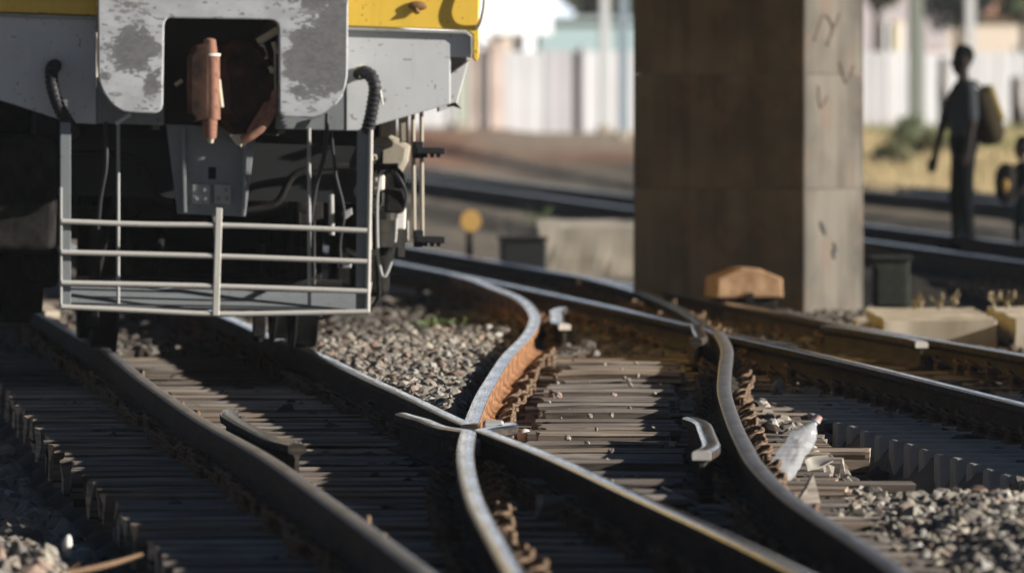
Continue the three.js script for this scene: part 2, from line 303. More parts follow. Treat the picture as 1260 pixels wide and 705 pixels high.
// fastenings: base plate, two looped spring clips and their shoulders, for one rail on one sleeper
function fastening(s) {
  const g = [rb(0.24, 0.018, 0.16, 0, -0.168, 0, 0.004)];
  for (const k of [-1, 1]) {
    g.push(rb(0.035, 0.05, 0.07, k * 0.085, -0.138, 0, 0.01));
    g.push(tube([[k * 0.05, -0.142, 0.05], [k * 0.085, -0.118 + 0.01 * s, 0.055], [k * 0.118, -0.105, 0.02], [k * 0.122, -0.09 + 0.012 * s, -0.02], [k * 0.1, -0.092, -0.05], [k * 0.06, -0.128, -0.035], [k * 0.046, -0.146, 0.0]], 0.0105, 12, 6));
    g.push(new THREE.CylinderGeometry(0.016, 0.018, 0.05, 6).translate(k * 0.112, -0.14, 0.055));
  }
  return join(g);
}
const FAST = [fastening(0), fastening(1), fastening(-0.6)];
function timber(w, h, len, s) {
  const g = new THREE.BoxGeometry(len, h, w, Math.ceil(len / 0.3), 2, 3).translate(0, -h / 2, 0);
  const p = g.attributes.position;
  for (let i = 0; i < p.count; i++) {
    const x = p.getX(i), y = p.getY(i), z = p.getZ(i), e = Math.abs(x) > len / 2 - 0.01 ? 1 : 0;
    p.setXYZ(i, x + e * 0.02 * noise3(y * 30, z * 30, s), y + 0.0035 * noise3(x * 5, z * 22, s) - (y > -0.01 && Math.abs(z) > w * 0.45 ? 0.006 + 0.005 * noise3(x * 9, z, s + 4) : 0) - e * (y > -0.01 ? 0.003 : 0), z + 0.008 * noise3(x * 5, y * 8, s + 9));
  }
  g.computeVertexNormals();
  const q = g.toNonIndexed(), n = q.attributes.normal, uv = []; q.computeVertexNormals();
  for (let i = 0; i < q.attributes.position.count; i++) uv.push(q.attributes.position.getX(i) + s * 0.37, (Math.abs(q.attributes.normal.getY(i)) > 0.6 ? q.attributes.position.getZ(i) : q.attributes.position.getY(i)) + s * 0.61);
  q.setAttribute('uv', new THREE.Float32BufferAttribute(uv, 2));
  const col = []; for (let i = 0; i < q.attributes.position.count; i += 3) { const dark = Math.abs(q.attributes.normal.getY(i)) < 0.5 && Math.abs(q.attributes.normal.getZ(i)) > 0.5 ? 0.5 : 1; for (let j = 0; j < 3; j++) col.push(dark, dark, dark); }   // tops full tone, long sides darkened for dark lines between boards
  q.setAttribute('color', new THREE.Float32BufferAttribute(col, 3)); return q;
}
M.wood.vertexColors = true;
const woods = [M.wood, ...[[0.82, 0.8, 0.8], [1.12, 1.05, 0.98], [0.68, 0.66, 0.66], [1.0, 0.9, 0.8]].map((c) => { const m = M.wood.clone(); m.color.setRGB(...c); return m; })];
let ns = 0;
function sleeper(parent, d, x0, x1, rails, yaw = 0.07) {
  ns++;
  const g = timber(R(0.28, 0.36), 0.16, x1 - x0, ns), top = RT - 0.172 + R(-0.006, 0.006);
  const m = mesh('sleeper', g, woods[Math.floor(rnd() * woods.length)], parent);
  m.position.set((x0 + x1) / 2, top, -d); m.rotation.y = yaw + R(-0.006, 0.006);
  for (const [fx, fy] of rails) {
    const f = mesh('rail_fastening', FAST[Math.floor(rnd() * 3)], M.rust, m);
    f.position.set(fx(d) - m.position.x + R(-0.012, 0.012), RT - top + (fy ? fy(d) : 0) + R(-0.008, 0.002), R(-0.03, 0.03)); f.rotation.y = R(-0.2, 0.2); f.scale.set(R(0.9, 1.2), R(0.9, 1.1), R(0.8, 1.2)); f.position.y -= (1 - f.scale.y) * -0.16;
  }
}
for (let d = 30.5; d < 50.4; d += R(0.56, 0.68)) sleeper(cross, d, Ax(d) - 0.56 + R(-0.015, 0.02), Dx(d) + (rnd() < 0.25 ? R(0.6, 0.85) : R(0.36, 0.52)), [[Ax], [Bx], [Dx], ...(Math.abs(Cx(d) - Bx(d)) > 0.16 ? [[Cx]] : [])], 0.035);
for (let d = 50.8; d < 84; d += R(0.6, 0.7)) sleeper(track1, d, Ax(d) - 0.55 + R(-0.015, 0.02), Bx(d) + 0.42 + R(-0.03, 0.03), [[Ax], [Bx]]);
for (let d = 50.9; d < 57.6; d += R(0.72, 0.9)) sleeper(cross, d, Cx(d) - 0.3 + R(-0.03, 0.03), Dx(d) + R(0.36, 0.5), [[Cx], [Dx]], 0);
for (let d = 58.2; d < 87; d += R(0.74, 0.9)) sleeper(cross, d, Math.min(Cx(d), Ex(d)) - 0.36 + R(-0.03, 0.05), Fx(d) + 0.5 + R(-0.05, 0.05), [[Fx, dip], ...(d < 64 || Math.abs(Cx(d) - Ex(d)) < 0.9 ? [[Cx]] : []), ...(Math.abs(Dx(d) - Ex(d)) > 0.2 ? [[Ex], [Dx]] : [[Dx]])], 0.05);
for (let d = 41.2; d < 63; d += R(0.56, 0.80)) {     // old planks laid across between the crossover rails
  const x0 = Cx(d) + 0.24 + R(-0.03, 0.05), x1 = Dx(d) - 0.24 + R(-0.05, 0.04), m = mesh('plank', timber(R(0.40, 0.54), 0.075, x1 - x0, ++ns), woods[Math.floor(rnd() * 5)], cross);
  m.position.set((x0 + x1) / 2, RT - 0.172 + 0.078 + R(-0.028, 0.008), -d); m.rotation.set(R(-0.006, 0.006), R(-0.02, 0.02), R(-0.004, 0.004));
}
{ // concrete sleepers of the far track
  const sh = new THREE.Shape([[-0.125, -0.2], [0.125, -0.2], [0.09, 0], [-0.09, 0]].map((p) => new THREE.Vector2(...p)));
  const geo = new THREE.ExtrudeGeometry(sh, { depth: 2.16, bevelEnabled: true, bevelSize: 0.012, bevelThickness: 0.012, bevelOffset: -0.012, bevelSegments: 2 }).translate(0, 0, -1.08).rotateY(Math.PI / 2);
  const put = (parent, d, xl, rails, mat = M.sleeperConcrete) => {
    const m = mesh('sleeper', geo, mat, parent), top = RT - 0.168 + R(-0.004, 0.004);
    m.position.set(xl + 0.537, top + (rails ? 0 : 0.09), -d); m.rotation.y = 0.068;
    for (const [fx, fy] of rails ?? []) { const f = mesh('rail_fastening', FAST[Math.floor(rnd() * 3)], M.rust, m); f.position.set(fx(d) - m.position.x, RT - top + (fy ? fy(d) : 0), 0); }
  };
  for (let d = 41; d < 57.6; d += 0.655) put(track2, d + R(-0.02, 0.02), Ex(d), [[Ex], [Fx]]);
  for (let d = 88; d < 116; d += 0.72) put(track2, d, Ex(d), [[Ex], [Fx, dip]]);
  // the two tracks behind
  const line = (fx, d0, d1) => railLine(fx, d0, d1, () => 0.09, 2.5);
  const t3 = thing('railway_track', 'dark blurred track behind the pillar where the walking person passes', 'railway track');
  rail('rail', t3, line(Gx, 74, 230)); rail('rail', t3, line(Hx, 74, 230));
  for (let d = 76; d < 150; d += 0.72) put(t3, d, Gx(d), null, woods[3]);
  const t4 = thing('railway_track', 'farthest dark track at the foot of the dry grass bank', 'railway track');
  rail('rail', t4, line(Jx, 100, 330)); rail('rail', t4, line(Kx, 100, 330));
  for (let d = 120; d < 200; d += 0.9) put(t4, d, Jx(d), null, woods[3]);
}

// ---------------------------------------------------------------- ballast
const stoneGeo = [0, 1, 2, 3].map((s) => {
  const g = mergeVertices(new THREE.IcosahedronGeometry(1, 1).deleteAttribute('uv').deleteAttribute('normal')), p = g.attributes.position;
  for (let i = 0; i < p.count; i++) { const v = V(p.getX(i), p.getY(i), p.getZ(i)); const k = 1 + 0.42 * noise3(v.x * 1.3 + s * 9, v.y * 1.3, v.z * 1.3) + 0.15 * noise3(v.x * 4, v.y * 4 + s * 5, v.z * 4); p.setXYZ(i, v.x * k, v.y * k * 0.8, v.z * k * 1.05); }
  return toCreasedNormals(g, 0.35);
});
const stoneMat = mapped(128, 128, (u, v) => { const s = 0.7 + 0.5 * fbm(u, v, 8, 131, 4); return [s, s, s]; }, 1, 1, 0.95);
function stones(label, n, place, size, palette) {
  const per = Math.ceil(n / 4), o = new THREE.Matrix4(), q = new THREE.Quaternion(), e = new THREE.Euler(), c = new THREE.Color();
  const grp = new THREE.Group(); grp.name = numbered('ballast_stones'); scene.add(grp); tag(grp, label, 'ballast', null, 'stuff');
  for (let k = 0; k < 4; k++) {
    const im = new THREE.InstancedMesh(stoneGeo[k], stoneMat, per); im.name = 'stones'; im.castShadow = im.receiveShadow = true; im.userData.kind = 'stuff';
    for (let i = 0; i < per; i++) {
      const [x, d, lift = 0] = place(), s = R(size[0], size[1]) * (rnd() < 0.1 ? R(1.2, 1.75) : rnd() < 0.3 ? 0.7 : 1);
      o.compose(V(x, ground(x, d) + s * R(-0.1, 0.55) + lift, -d), q.setFromEuler(e.set(R(0, 6.3), R(0, 6.3), R(0, 6.3))), V(s * R(0.8, 1.2), s * R(0.8, 1.15), s * R(0.8, 1.2)));
      im.setMatrixAt(i, o);
      const p = palette[Math.floor(rnd() * palette.length)], b = R(0.72, 1.2); im.setColorAt(i, c.setRGB(p[0] * b, p[1] * b, p[2] * b));
    }
    grp.add(im);
  }
}
const GREY = [[0.28, 0.25, 0.205], [0.24, 0.215, 0.18], [0.33, 0.29, 0.23], [0.19, 0.17, 0.15], [0.31, 0.265, 0.215], [0.29, 0.21, 0.165], [0.40, 0.375, 0.335], [0.15, 0.135, 0.12]];
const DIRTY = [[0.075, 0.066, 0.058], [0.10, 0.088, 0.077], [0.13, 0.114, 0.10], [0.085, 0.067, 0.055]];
stones('loose pale grey ballast heaped at the lower right by the bottle', 38000, () => { const d = R(31, 45.2), l = Dx(d) + 0.32, r = Ex(d) - 0.45; return [lerp(l, r + 0.35, Math.max(rnd(), rnd() * 0.9)), d]; }, [0.011, 0.025], GREY);
stones('pale ballast in sun between the near track and the crossover rail', 26000, () => { const d = R(49, 74); return [R(Bx(d) + 0.12, Cx(d) - 0.09), d]; }, [0.011, 0.026], GREY);
stones('shaded ballast shoulder along the left of the near track', 40000, () => { const d = R(30, 66); return [Ax(d) - 0.62 - 2.2 * Math.pow(rnd(), 0.9), d]; }, [0.016, 0.036], GREY);
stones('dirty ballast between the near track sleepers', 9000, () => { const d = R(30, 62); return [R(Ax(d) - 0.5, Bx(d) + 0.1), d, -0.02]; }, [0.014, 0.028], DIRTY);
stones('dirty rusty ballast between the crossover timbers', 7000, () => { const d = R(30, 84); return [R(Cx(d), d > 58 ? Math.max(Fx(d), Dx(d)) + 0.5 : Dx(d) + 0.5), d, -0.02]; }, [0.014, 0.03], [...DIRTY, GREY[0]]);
stones('small stone chips scattered on the planks between the crossover rails', 44, () => { const d = R(42, 61); return [R(Cx(d) + 0.25, Dx(d) - 0.3), d, 0.10]; }, [0.006, 0.014], GREY);
stones('dark ballast around the concrete sleepers of the pillar track', 14000, () => { const d = R(41, 62); return [rnd() < 0.25 ? R(Ex(d) - 1.0, Ex(d) - 0.62) : R(Ex(d) - 0.3, Fx(d) + 1.2), d, -0.02]; }, [0.018, 0.036], [...GREY, ...DIRTY]);
stones('blurred ballast around the switch blades beyond the turnout', 9000, () => { const d = R(66, 84); return [R(-3.2, Fx(d) + 1.5), d]; }, [0.02, 0.036], [...DIRTY, GREY[3], GREY[7]]);

// ---------------------------------------------------------------- the railcar
const train = thing('railcar', 'yellow and grey railcar with peeling grey coupler shroud and tubular pilot guard', 'railcar', [-0.923 - 0.0703 * 9 + 0.012, RT, -59], 0);
{
  const ROLL = 0.03;                                // it leans a little on the curve
  train.rotation.set(0, 0.0703, -ROLL);
  const L = (px, py) => { const X = (px - 264) / 237, Y = 1.375 - (py - HORIZON) / 237; return [X - ROLL * Y, Y + ROLL * X]; };   // photograph reading -> metres on the car's end
  const P = (px, py, z = 0) => [...L(px, py), z];
  const out = (pts, z0, z1, bevel = 0.006, holes = []) => {
    const s = new THREE.Shape(pts.map((p) => new THREE.Vector2(...L(...p))));
    for (const h of holes) s.holes.push(new THREE.Path(h.map((p) => new THREE.Vector2(...L(...p)))));
    return new THREE.ExtrudeGeometry(s, { depth: z1 - z0 - 2 * bevel, bevelEnabled: bevel > 0, bevelThickness: bevel, bevelSize: bevel, bevelOffset: -bevel, bevelSegments: 2 }).translate(0, 0, z0 + bevel);
  };
  const px = 1 / 237;
  const dust = (c, k = 0.25, s = 3) => mapped(512, 512, (u, v) => { const t = fbm(u, v, 6, s, 5), st = tnoise(u, v * 0.06, 90, s), sp = tnoise(u, v, 70, s + 9); let r = mix3(c, [c[0] * 0.7, c[1] * 0.66, c[2] * 0.6], Math.max(0, (t - 0.42) * 2.2) * k * 2 + (st > 0.78 ? k * 0.5 : 0)); return sp > 0.93 ? mix3(r, [0.1, 0.08, 0.06], 0.6) : r; }, 1.3, 1.3, 0.55);
  const grey = dust([0.54, 0.55, 0.55], 0.2, 5), greyDark = dust([0.20, 0.215, 0.22], 0.35, 25), yellow = dust([0.80, 0.52, 0.07], 0.2, 45), frameGrey = dust([0.33, 0.33, 0.315], 0.4, 65), tan = dust([0.36, 0.32, 0.25], 0.5, 85);
  yellow.roughness = 0.4;
  // peeling paint: pale grey paint with bare primer showing in ragged patches
  const x0 = L(118, 0)[0] - 0.06, x1 = L(430, 0)[0] + 0.06, y0 = L(264, 150)[1], y1 = L(264, -45)[1];
  const patches = [[163, 62, 40, 40, 0.9], [185, 98, 20, 26, 0.7], [128, 92, 14, 14, 0.5], [192, 88, 14, 18, 0.6], [392, 70, 50, 62, 1.0], [415, 30, 34, 42, 0.9], [375, 38, 20, 22, 0.55], [365, 110, 28, 22, 0.6], [235, 14, 18, 7, 0.15], [130, 15, 22, 14, 0.3], [332, 62, 8, 60, 0.1], [160, 6, 30, 10, 0.35], [398, -10, 70, 30, 0.8]];
  const shroudTex = tex(1024, 640, (u, v) => {
    const X = lerp(x0, x1, u), Y = lerp(y0, y1, v), qx = (X + ROLL * Y) * 237 + 264, qy = (1.375 - Y + ROLL * X) * 237 + HORIZON;
    let m = 0;
    for (const [cx, cy, rx, ry, w] of patches) m = Math.max(m, 1.3 * w * (1.25 - Math.hypot((qx - cx) / rx, (qy - cy) / ry)));
    const n = fbm(u, v, 16, 201, 5) - 0.5, fine = fbm(u, v, 80, 211, 3) - 0.5, edge = m + n * 0.85 + fine * 0.6;
    const paint = mix3([0.47, 0.48, 0.49], [0.37, 0.375, 0.38], Math.min(1, Math.max(0, 0.5 + n * 2.4)));
    const bare = mix3([0.125, 0.125, 0.125], [0.175, 0.172, 0.168], Math.min(1, Math.max(0, 0.5 + fine * 2 + n)));
    let c = mix3(paint, bare, Math.min(1, Math.max(0, (edge - 0.46) * 6)));
    const speck = fbm(u, v, 44, 221, 3); if (speck > 0.70) c = mix3(c, [0.16, 0.15, 0.14], 0.75);
    return c;
  });
  shroudTex.repeat.set(1 / (x1 - x0), 1 / (y1 - y0)); shroudTex.offset.set(-x0 / (x1 - x0), -y0 / (y1 - y0));
  const peel = new THREE.MeshStandardMaterial({ map: shroudTex, roughness: 0.6 });

  // body behind the end plates
  const body = mesh('body', [rb(2.68, 2.2, 17.6, 0.01, 2.86, -9.1, 0.08)], yellow, train);
  mesh('underframe', [bx(1.9, 0.34, 17, 0, 1.2, -9.2), bx(1.9, 0.5, 2.6, 0, 0.75, -7.6), bx(0.95, 0.62, 1.7, 0.02, 0.62, -2.5), bx(1.75, 0.3, 0.3, 0, 0.95, -0.65)], M.black, train);
  mesh('windscreen', [rb(0.9, 0.75, 0.03, -0.72, 3.0, -0.14 - 0.145, 0.01), rb(0.9, 0.75, 0.03, 0.72, 3.0, -0.285, 0.01)], std([0.02, 0.025, 0.03], 0.1), train);
  for (const g of [out([[-58, -60], [119.5, -60], [119.5, 19], [-58, 13]], -0.19, -0.13), out([[427.5, -60], [592, -60], [592, 70], [589, 76], [584.5, 72], [584.5, 43], [577, 37], [427.5, 32]], -0.19, -0.13)]) mesh('front_panel', g, yellow, train);
  mesh('drip_rail', [out([[-58, 14.5], [119.5, 20.5], [119.5, 25], [-58, 18.5]], -0.17, -0.118, 0.002), out([[427.5, 33.2], [577, 38.2], [583, 44], [583, 66], [581.5, 66], [581, 46], [575, 41.5], [427.5, 37]], -0.17, -0.118, 0.002)], frameGrey, train);
  mesh('lower_panel', out([[427.5, 36], [576, 41], [582.5, 47], [582.5, 71], [557, 70], [557, 128], [441, 161], [427.5, 161]], -0.175, -0.15), grey, train);
  mesh('lower_panel', out([[-58, 18], [119.5, 24], [119.5, 153], [87, 151], [10, 126], [-58, 105]], -0.175, -0.15), grey, train);
  mesh('side_skirt', out([[546, 98], [557, 93], [584, 74], [582, 82], [569, 128], [546, 138]], -0.55, -0.42), grey, train);
  mesh('recess_shade', out([[540, 55], [584, 60], [584, 84], [540, 115]], -0.75, -0.6), M.black, train);  // black plate put in for the shade under the panel lip
  for (const g of [out([[119.8, 95], [203, 98], [203, 154], [119.8, 152]], -0.185, -0.155), out([[340, 100], [427.2, 103], [427.2, 161], [340, 159]], -0.185, -0.155)]) mesh('buffer_beam', g, greyDark, train);
  mesh('sunlit_sliver', rod(P(143, 152, -0.1), P(161, 141, -0.12), 0.011), grey, train);  // pale rod added as the sliver of sun across the beam
  // coupler pocket
  mesh('coupler_pocket', [out([[192, 5], [350, 8], [350, 168], [192, 160]], -0.75, -0.66), out([[190, 5], [199, 5], [199, 160], [190, 160]], -0.66, -0.19), out([[344, 5], [353, 5], [353, 165], [344, 165]], -0.66, -0.19), out([[199, 2], [344, 6], [344, 16], [199, 12]], -0.66, -0.19)], std([0.11, 0.10, 0.09], 0.9), train);
  mesh('coupler_shroud', out([[119, -60], [120, 94], [122, 104], [127, 115], [134, 125], [141, 132], [150, 137], [160, 138.5], [190, 139.5], [195, 137.5], [198, 134], [199.5, 128], [201, 32], [202, 27], [205, 23.5], [210, 22.5], [330, 24.5], [336, 26], [340, 29], [342, 34.5], [342.5, 137], [344, 141], [348, 143.5], [384, 145.5], [394, 143], [403, 137], [412, 129], [420, 119], [424, 107], [426.5, 94], [428, -60]], 0.0, 0.09, 0.008), peel, train);
  mesh('shroud_mount', [out([[128, -50], [420, -50], [420, 10], [128, 5]], -0.13, 0.0, 0), out([[126, 30], [136, 30], [136, 105], [126, 100]], -0.14, 0.0, 0), out([[410, 30], [420, 30], [420, 105], [410, 108]], -0.14, 0.0, 0)], greyDark, train);

  // coupler
  const rust = mapped(128, 128, blotch([0.20, 0.10, 0.07], [0.31, 0.165, 0.115], 5, 33), 0.25, 0.25, 0.85), rustDark = mapped(128, 128, blotch([0.02, 0.015, 0.013], [0.085, 0.045, 0.032], 5, 37), 0.35, 0.35, 0.9);
  const cream = std([0.52, 0.46, 0.34], 0.7);
  const coupler = mesh('coupler', [out([[264, 62], [285, 50], [306, 48], [326, 58], [338, 84], [340, 118], [331, 150], [314, 170], [292, 172], [270, 150], [264, 120]], -0.42, -0.06, 0.03), bx(0.22, 0.2, 0.7, ...P(270, 105, -0.6)), out([[231, 70], [240, 56], [258, 52], [258, 146], [240, 150], [231, 140]], -0.3, 0.045, 0.02), out([[252, 75], [282, 70], [288, 140], [256, 138]], -0.3, -0.02, 0.02)], rustDark, train);  // dark block at the left stands in for the knuckle's shaded half
  mesh('knuckle', [rod(P(260.5, 147, -0.005), P(260, 68, -0.005), 10.5 * px, 10.2 * px, 24), rod(P(258, 170), P(258, 146), 8 * px, 9.5 * px, 18), rod(P(258.5, 67), P(258, 50), 9 * px, 7.5 * px, 18), new THREE.SphereGeometry(7.6 * px, 14, 8).scale(1, 0.4, 1).translate(...P(258, 50))], rust, coupler);
  mesh('collar_ring', rod(P(259.5, 69, -0.005), P(259.5, 66, -0.005), 11.6 * px, 11.6 * px, 24), M.whitePaint, coupler);
  mesh('knuckle_pin', rod(P(259, 176), P(259, 169), 3 * px, 5 * px, 10), cream, coupler);
  mesh('hook', [tube([P(340, 112, 0), P(335, 134, 0.01), P(324, 154, 0.02), P(308, 167, 0.02), P(298, 172, 0.01)], 0.024, 20, 8), out([[325, 126], [341, 122], [338, 140], [322, 160], [306, 172], [304, 160]], -0.06, 0.01, 0.012)], rust, coupler);
  mesh('lock_lifter', [out([[282, 166], [300, 165], [297, 181], [291, 178]], -0.04, 0.0, 0.006), rod(P(268, 98, 0.0), P(272, 132, 0.0), 0.014)], cream, coupler);
  // air cocks crowded into the corner of the pocket
  mesh('air_cock', [rod(P(318, 52, -0.1), P(343, 37, -0.1), 0.02), rod(P(310, 57, -0.12), P(319, 70, -0.1), 0.018), rod(P(322, 56, -0.1), P(327, 74, -0.08), 0.02), rod(P(337, 52, -0.09), P(341, 66, -0.08), 0.012), new THREE.SphereGeometry(0.017, 10, 8).translate(...P(336, 87, -0.06)), rod(P(332, 82, -0.06), P(337, 88, -0.06), 0.011), rod(P(339, 66, -0.07), P(339.5, 136, -0.08), 0.006)], cream, train);
  mesh('air_cock', [rod(P(217, 105, -0.2), P(226, 99, -0.2), 0.011), rod(P(222, 102, -0.2), P(222, 104, -0.5), 0.007)], cream, train);  // cream rods put in for a small lit spot in the pocket
  mesh('air_pipe', [tube([P(344, 28, -0.2), P(330, 36, -0.16), P(322, 44, -0.2), P(318, 60, -0.4)], 0.022)], M.rubber, train);

  // bracket plate under the coupler
  const brk = mesh('bracket_plate', out([[207, 153], [320, 158], [316, 178], [305, 267], [221, 263.5]], -0.33, -0.29, 0.004, [[[258, 205], [270, 205], [270, 222], [258, 222]]]), greyDark, train);
  mesh('rib', [out([[225.5, 158], [230, 158], [232, 262], [228, 262]], -0.29, -0.25, 0.003)], greyDark, brk);
  mesh('rib', [out([[302, 160], [307, 160], [303.5, 265], [299.5, 265]], -0.29, -0.23, 0.003)], greyDark, brk);
  for (const [a, b] of [[239, 261], [266, 287]]) {
    const pad = mesh('pad', out([[a, 227], [b, 228], [b, 252], [a, 251]], -0.29, -0.265, 0.004), frameGrey, brk);
    for (const [u, w] of [[0.25, 0.7], [0.75, 0.7], [0.7, 0.25]]) mesh('bolt', rod(P(lerp(a, b, u), 228 + 24 * w, -0.266), P(lerp(a, b, u), 228 + 24 * w, -0.245), 0.011, 0.011, 6), greyDark, pad);
  }
  mesh('slot_shade', out([[256, 203], [272, 203], [272, 224], [256, 224]], -0.36, -0.335, 0), M.black, brk);  // black sheet added behind the slot as its inner shade

  // pilot guard: a cage of tubes in front
  const pilot = new THREE.Group(); pilot.name = 'pilot_guard'; train.add(pilot);
  const tubePaint = dust([0.50, 0.48, 0.44], 0.4, 105);
  for (const pts of [[[75, 272], [170, 275.5], [268, 277], [360, 280], [452, 284]], [[75, 310], [266, 315], [452, 322]], [[75, 347.5], [266, 352], [452, 358.5]], [[75, 377], [170, 381.5], [267, 386], [360, 385], [452, 383.5]]])
    mesh('bar', tube(pts.map(([a, b]) => P(a, b, 0)), 0.0145, 24, 10), tubePaint, pilot);
  mesh('post', rb(0.036, 0.56, 0.03, ...P(267, 322, 0.004), 0.006), tubePaint, pilot);
  mesh('post', out([[74, 150], [87, 151], [87, 378], [74, 377]], -0.035, -0.02, 0.003), greyDark, pilot);
  mesh('post', out([[440, 160], [459, 160], [454, 384], [438, 384]], -0.035, -0.02, 0.003), greyDark, pilot);
  mesh('post', rod(P(456.5, 160, -0.005), P(452.5, 384, -0.005), 0.0125), tubePaint, pilot);
  mesh('post', rod(P(74.5, 230, -0.005), P(74.5, 377, -0.005), 0.0085), frameGrey, pilot);  // darker grey on this and the inner posts stands in for shade
  mesh('post', rod(P(146.5, 152, -0.16), P(146, 378, -0.12), 0.0095), frameGrey, pilot);
  mesh('post', rod(P(382, 158, -0.16), P(382, 384, -0.12), 0.0105), frameGrey, pilot);
  mesh('post', rod(P(388.5, 272, -0.12), P(388.5, 350, -0.12), 0.005), tubePaint, pilot);
  mesh('brace', [rod(P(75, 310, 0), P(78, 300, -0.9), 0.012), rod(P(452, 322, 0), P(440, 310, -0.9), 0.012), rod(P(267, 300, 0), P(266, 262, -0.3), 0.012)], tubePaint, pilot);
  { const a = L(79, 353), b = L(451, 363), c = L(451, 381), d = L(79, 376), g = new THREE.BufferGeometry();
    const t = 0.012, q = [[...a, -0.34], [...b, -0.34], [...c, -0.06], [...d, -0.06]], v = [];
    const quad = (i, j, k, l) => v.push(...i, ...j, ...k, ...i, ...k, ...l), lo = q.map((p) => [p[0], p[1] - t, p[2] - t]);
    quad(q[3], q[2], q[1], q[0]); quad(lo[0], lo[1], lo[2], lo[3]); for (let i = 0; i < 4; i++) quad(q[i], q[(i + 1) % 4], lo[(i + 1) % 4], lo[i]);
    g.setAttribute('position', new THREE.Float32BufferAttribute(v, 3)); g.computeVertexNormals();
    const uv = []; for (let i = 0; i < v.length; i += 3) uv.push(v[i], v[i + 2]); g.setAttribute('uv', new THREE.Float32BufferAttribute(uv, 2));
    mesh('deflector_plate', g, greyDark, pilot); }

  // hoses
  const hose = (pts, r, ringR) => {
    const c = new THREE.CatmullRomCurve3(pts.map((p) => V(...P(...p)))), g = [new THREE.TubeGeometry(c, 60, r, 12)], len = c.getLength(), n = Math.round(len / 0.026);
    for (let i = 1; i < n; i++) { const t = c.getTangentAt(i / n); g.push(new THREE.TorusGeometry(r * 0.93, ringR, 6, 16).applyQuaternion(new THREE.Quaternion().setFromUnitVectors(V(0, 0, 1), t)).translate(...c.getPointAt(i / n).toArray())); }
    return g;
  };
  const h1 = mesh('brake_hose', hose([[443, 91, -0.15], [449, 89, -0.06], [457, 94, 0.0], [461, 108, 0.02], [459, 126, 0.01], [456, 145, -0.01], [451.5, 164, -0.05], [448, 180, -0.11], [440, 205, -0.25]], 0.031, 0.0075), M.rubber, train);
  mesh('hose_fitting', [rod(P(440, 88, -0.15), P(447, 84, -0.07), 0.02), rod(P(447, 84, -0.07), P(446, 96, -0.06), 0.016)], cream, h1);
  mesh('cock_handle', rod(P(467, 112, 0.02), P(471, 129, 0.03), 0.008, 0.004), M.whitePaint, h1);
  mesh('brake_hose', hose([[70, 80, -0.15], [64, 86, -0.05], [64, 104, 0.0], [70, 126, 0.0], [80, 145, -0.04], [93, 165, -0.12]], 0.031, 0.0075), M.rubber, train);
  mesh('cable', tube([P(404, 140, -0.12), P(403, 165, -0.1), P(399, 195, -0.1), P(391, 226, -0.13), P(384, 272, -0.16)], 0.012), M.rubber, train);
  mesh('cable', tube([P(131, 150, -0.12), P(131, 205, -0.1), P(125, 240, -0.12), P(121, 282, -0.16)], 0.011), M.rubber, train);
  mesh('cable', tube([P(410, 160, -0.2), P(416, 215, -0.22), P(426, 262, -0.2), P(421, 300, -0.2), P(422, 330, -0.2)], 0.008), M.rubber, train);
  mesh('sand_pipe', [out([[424, 262], [436, 256], [437, 264], [426, 272]], -0.3, -0.24, 0.005), rod(P(411, 240, -0.3), P(412, 290, -0.3), 0.016), rb(0.07, 0.05, 0.06, ...P(428, 325, -0.3), 0.01)], frameGrey, train);
  mesh('eye_bolt', new THREE.TorusGeometry(0.024, 0.007, 6, 14).translate(...P(396, 387, -0.1)), M.black, train);

  // bogie
  const wheelG = (s) => new THREE.LatheGeometry([[0.0, -0.07], [0.12, -0.07], [0.13, -0.05], [0.36, -0.035], [0.40, -0.065], [0.452, -0.065], [0.462, -0.055], [0.466, 0.045], [0.49, 0.058], [0.492, 0.066], [0.484, 0.075], [0.40, 0.075], [0.36, 0.03], [0.13, 0.05], [0.12, 0.08], [0, 0.08]].map((p) => new THREE.Vector2(...p)), 56).rotateZ(s * Math.PI / 2);
  for (const z of [-1.5, -3.6]) for (const s of [-1, 1]) {
    const w = mesh('wheel', wheelG(s), M.dark, train); w.position.set(s * 0.537, 0.466 + ROLL * s * 0.537, z);
  }
  for (const z of [-1.5, -3.6]) mesh('axle', rod([-0.5, 0.466, z], [0.5, 0.466, z], 0.075), M.dark, train);
  for (const s of [-1, 1]) {
    mesh('bogie_frame', [rb(0.14, 0.26, 4.0, s * 0.86, 0.66, -2.6, 0.03), rb(0.2, 0.34, 0.36, s * 0.88, 0.47, -1.5, 0.05), rb(0.2, 0.34, 0.36, s * 0.88, 0.47, -3.6, 0.05), bx(0.06, 0.5, 2.4, s * 1.05, 0.85, -6)], M.dark, train);
    mesh('brake_block', [rb(0.09, 0.3, 0.09, s * 0.5, 0.42, -0.96, 0.02), rb(0.05, 0.5, 0.05, s * 0.43, 0.6, -0.9, 0.01)], M.dark, train);
  }
  mesh('sand_spout', [rod(P(331, 300, -0.8), P(331, 424, -1.2), 0.026), rb(0.07, 0.12, 0.06, ...P(331, 406, -1.1), 0.01)], M.dark, train);
  // gear hanging at the right corner
  mesh('damper', [out([[466, 178], [474, 168], [484, 164], [498, 170], [515, 180], [512, 200], [503, 216], [492, 240], [482, 214], [470, 206]], -0.8, -0.62, 0.03)], tan, train);
  mesh('damper_bracket', [out([[476, 142], [489, 139], [489, 168], [476, 170]], -0.7, -0.55, 0.008), out([[498, 138], [510, 135], [510, 176], [500, 176]], -0.6, -0.5, 0.008)], tan, train);
  mesh('junction_drum', [rod(P(488, 222, -0.75), P(488, 222, -0.52), 0.075, 0.075, 20), rb(0.1, 0.13, 0.1, ...P(492, 248, -0.5), 0.015)], M.dark, train);
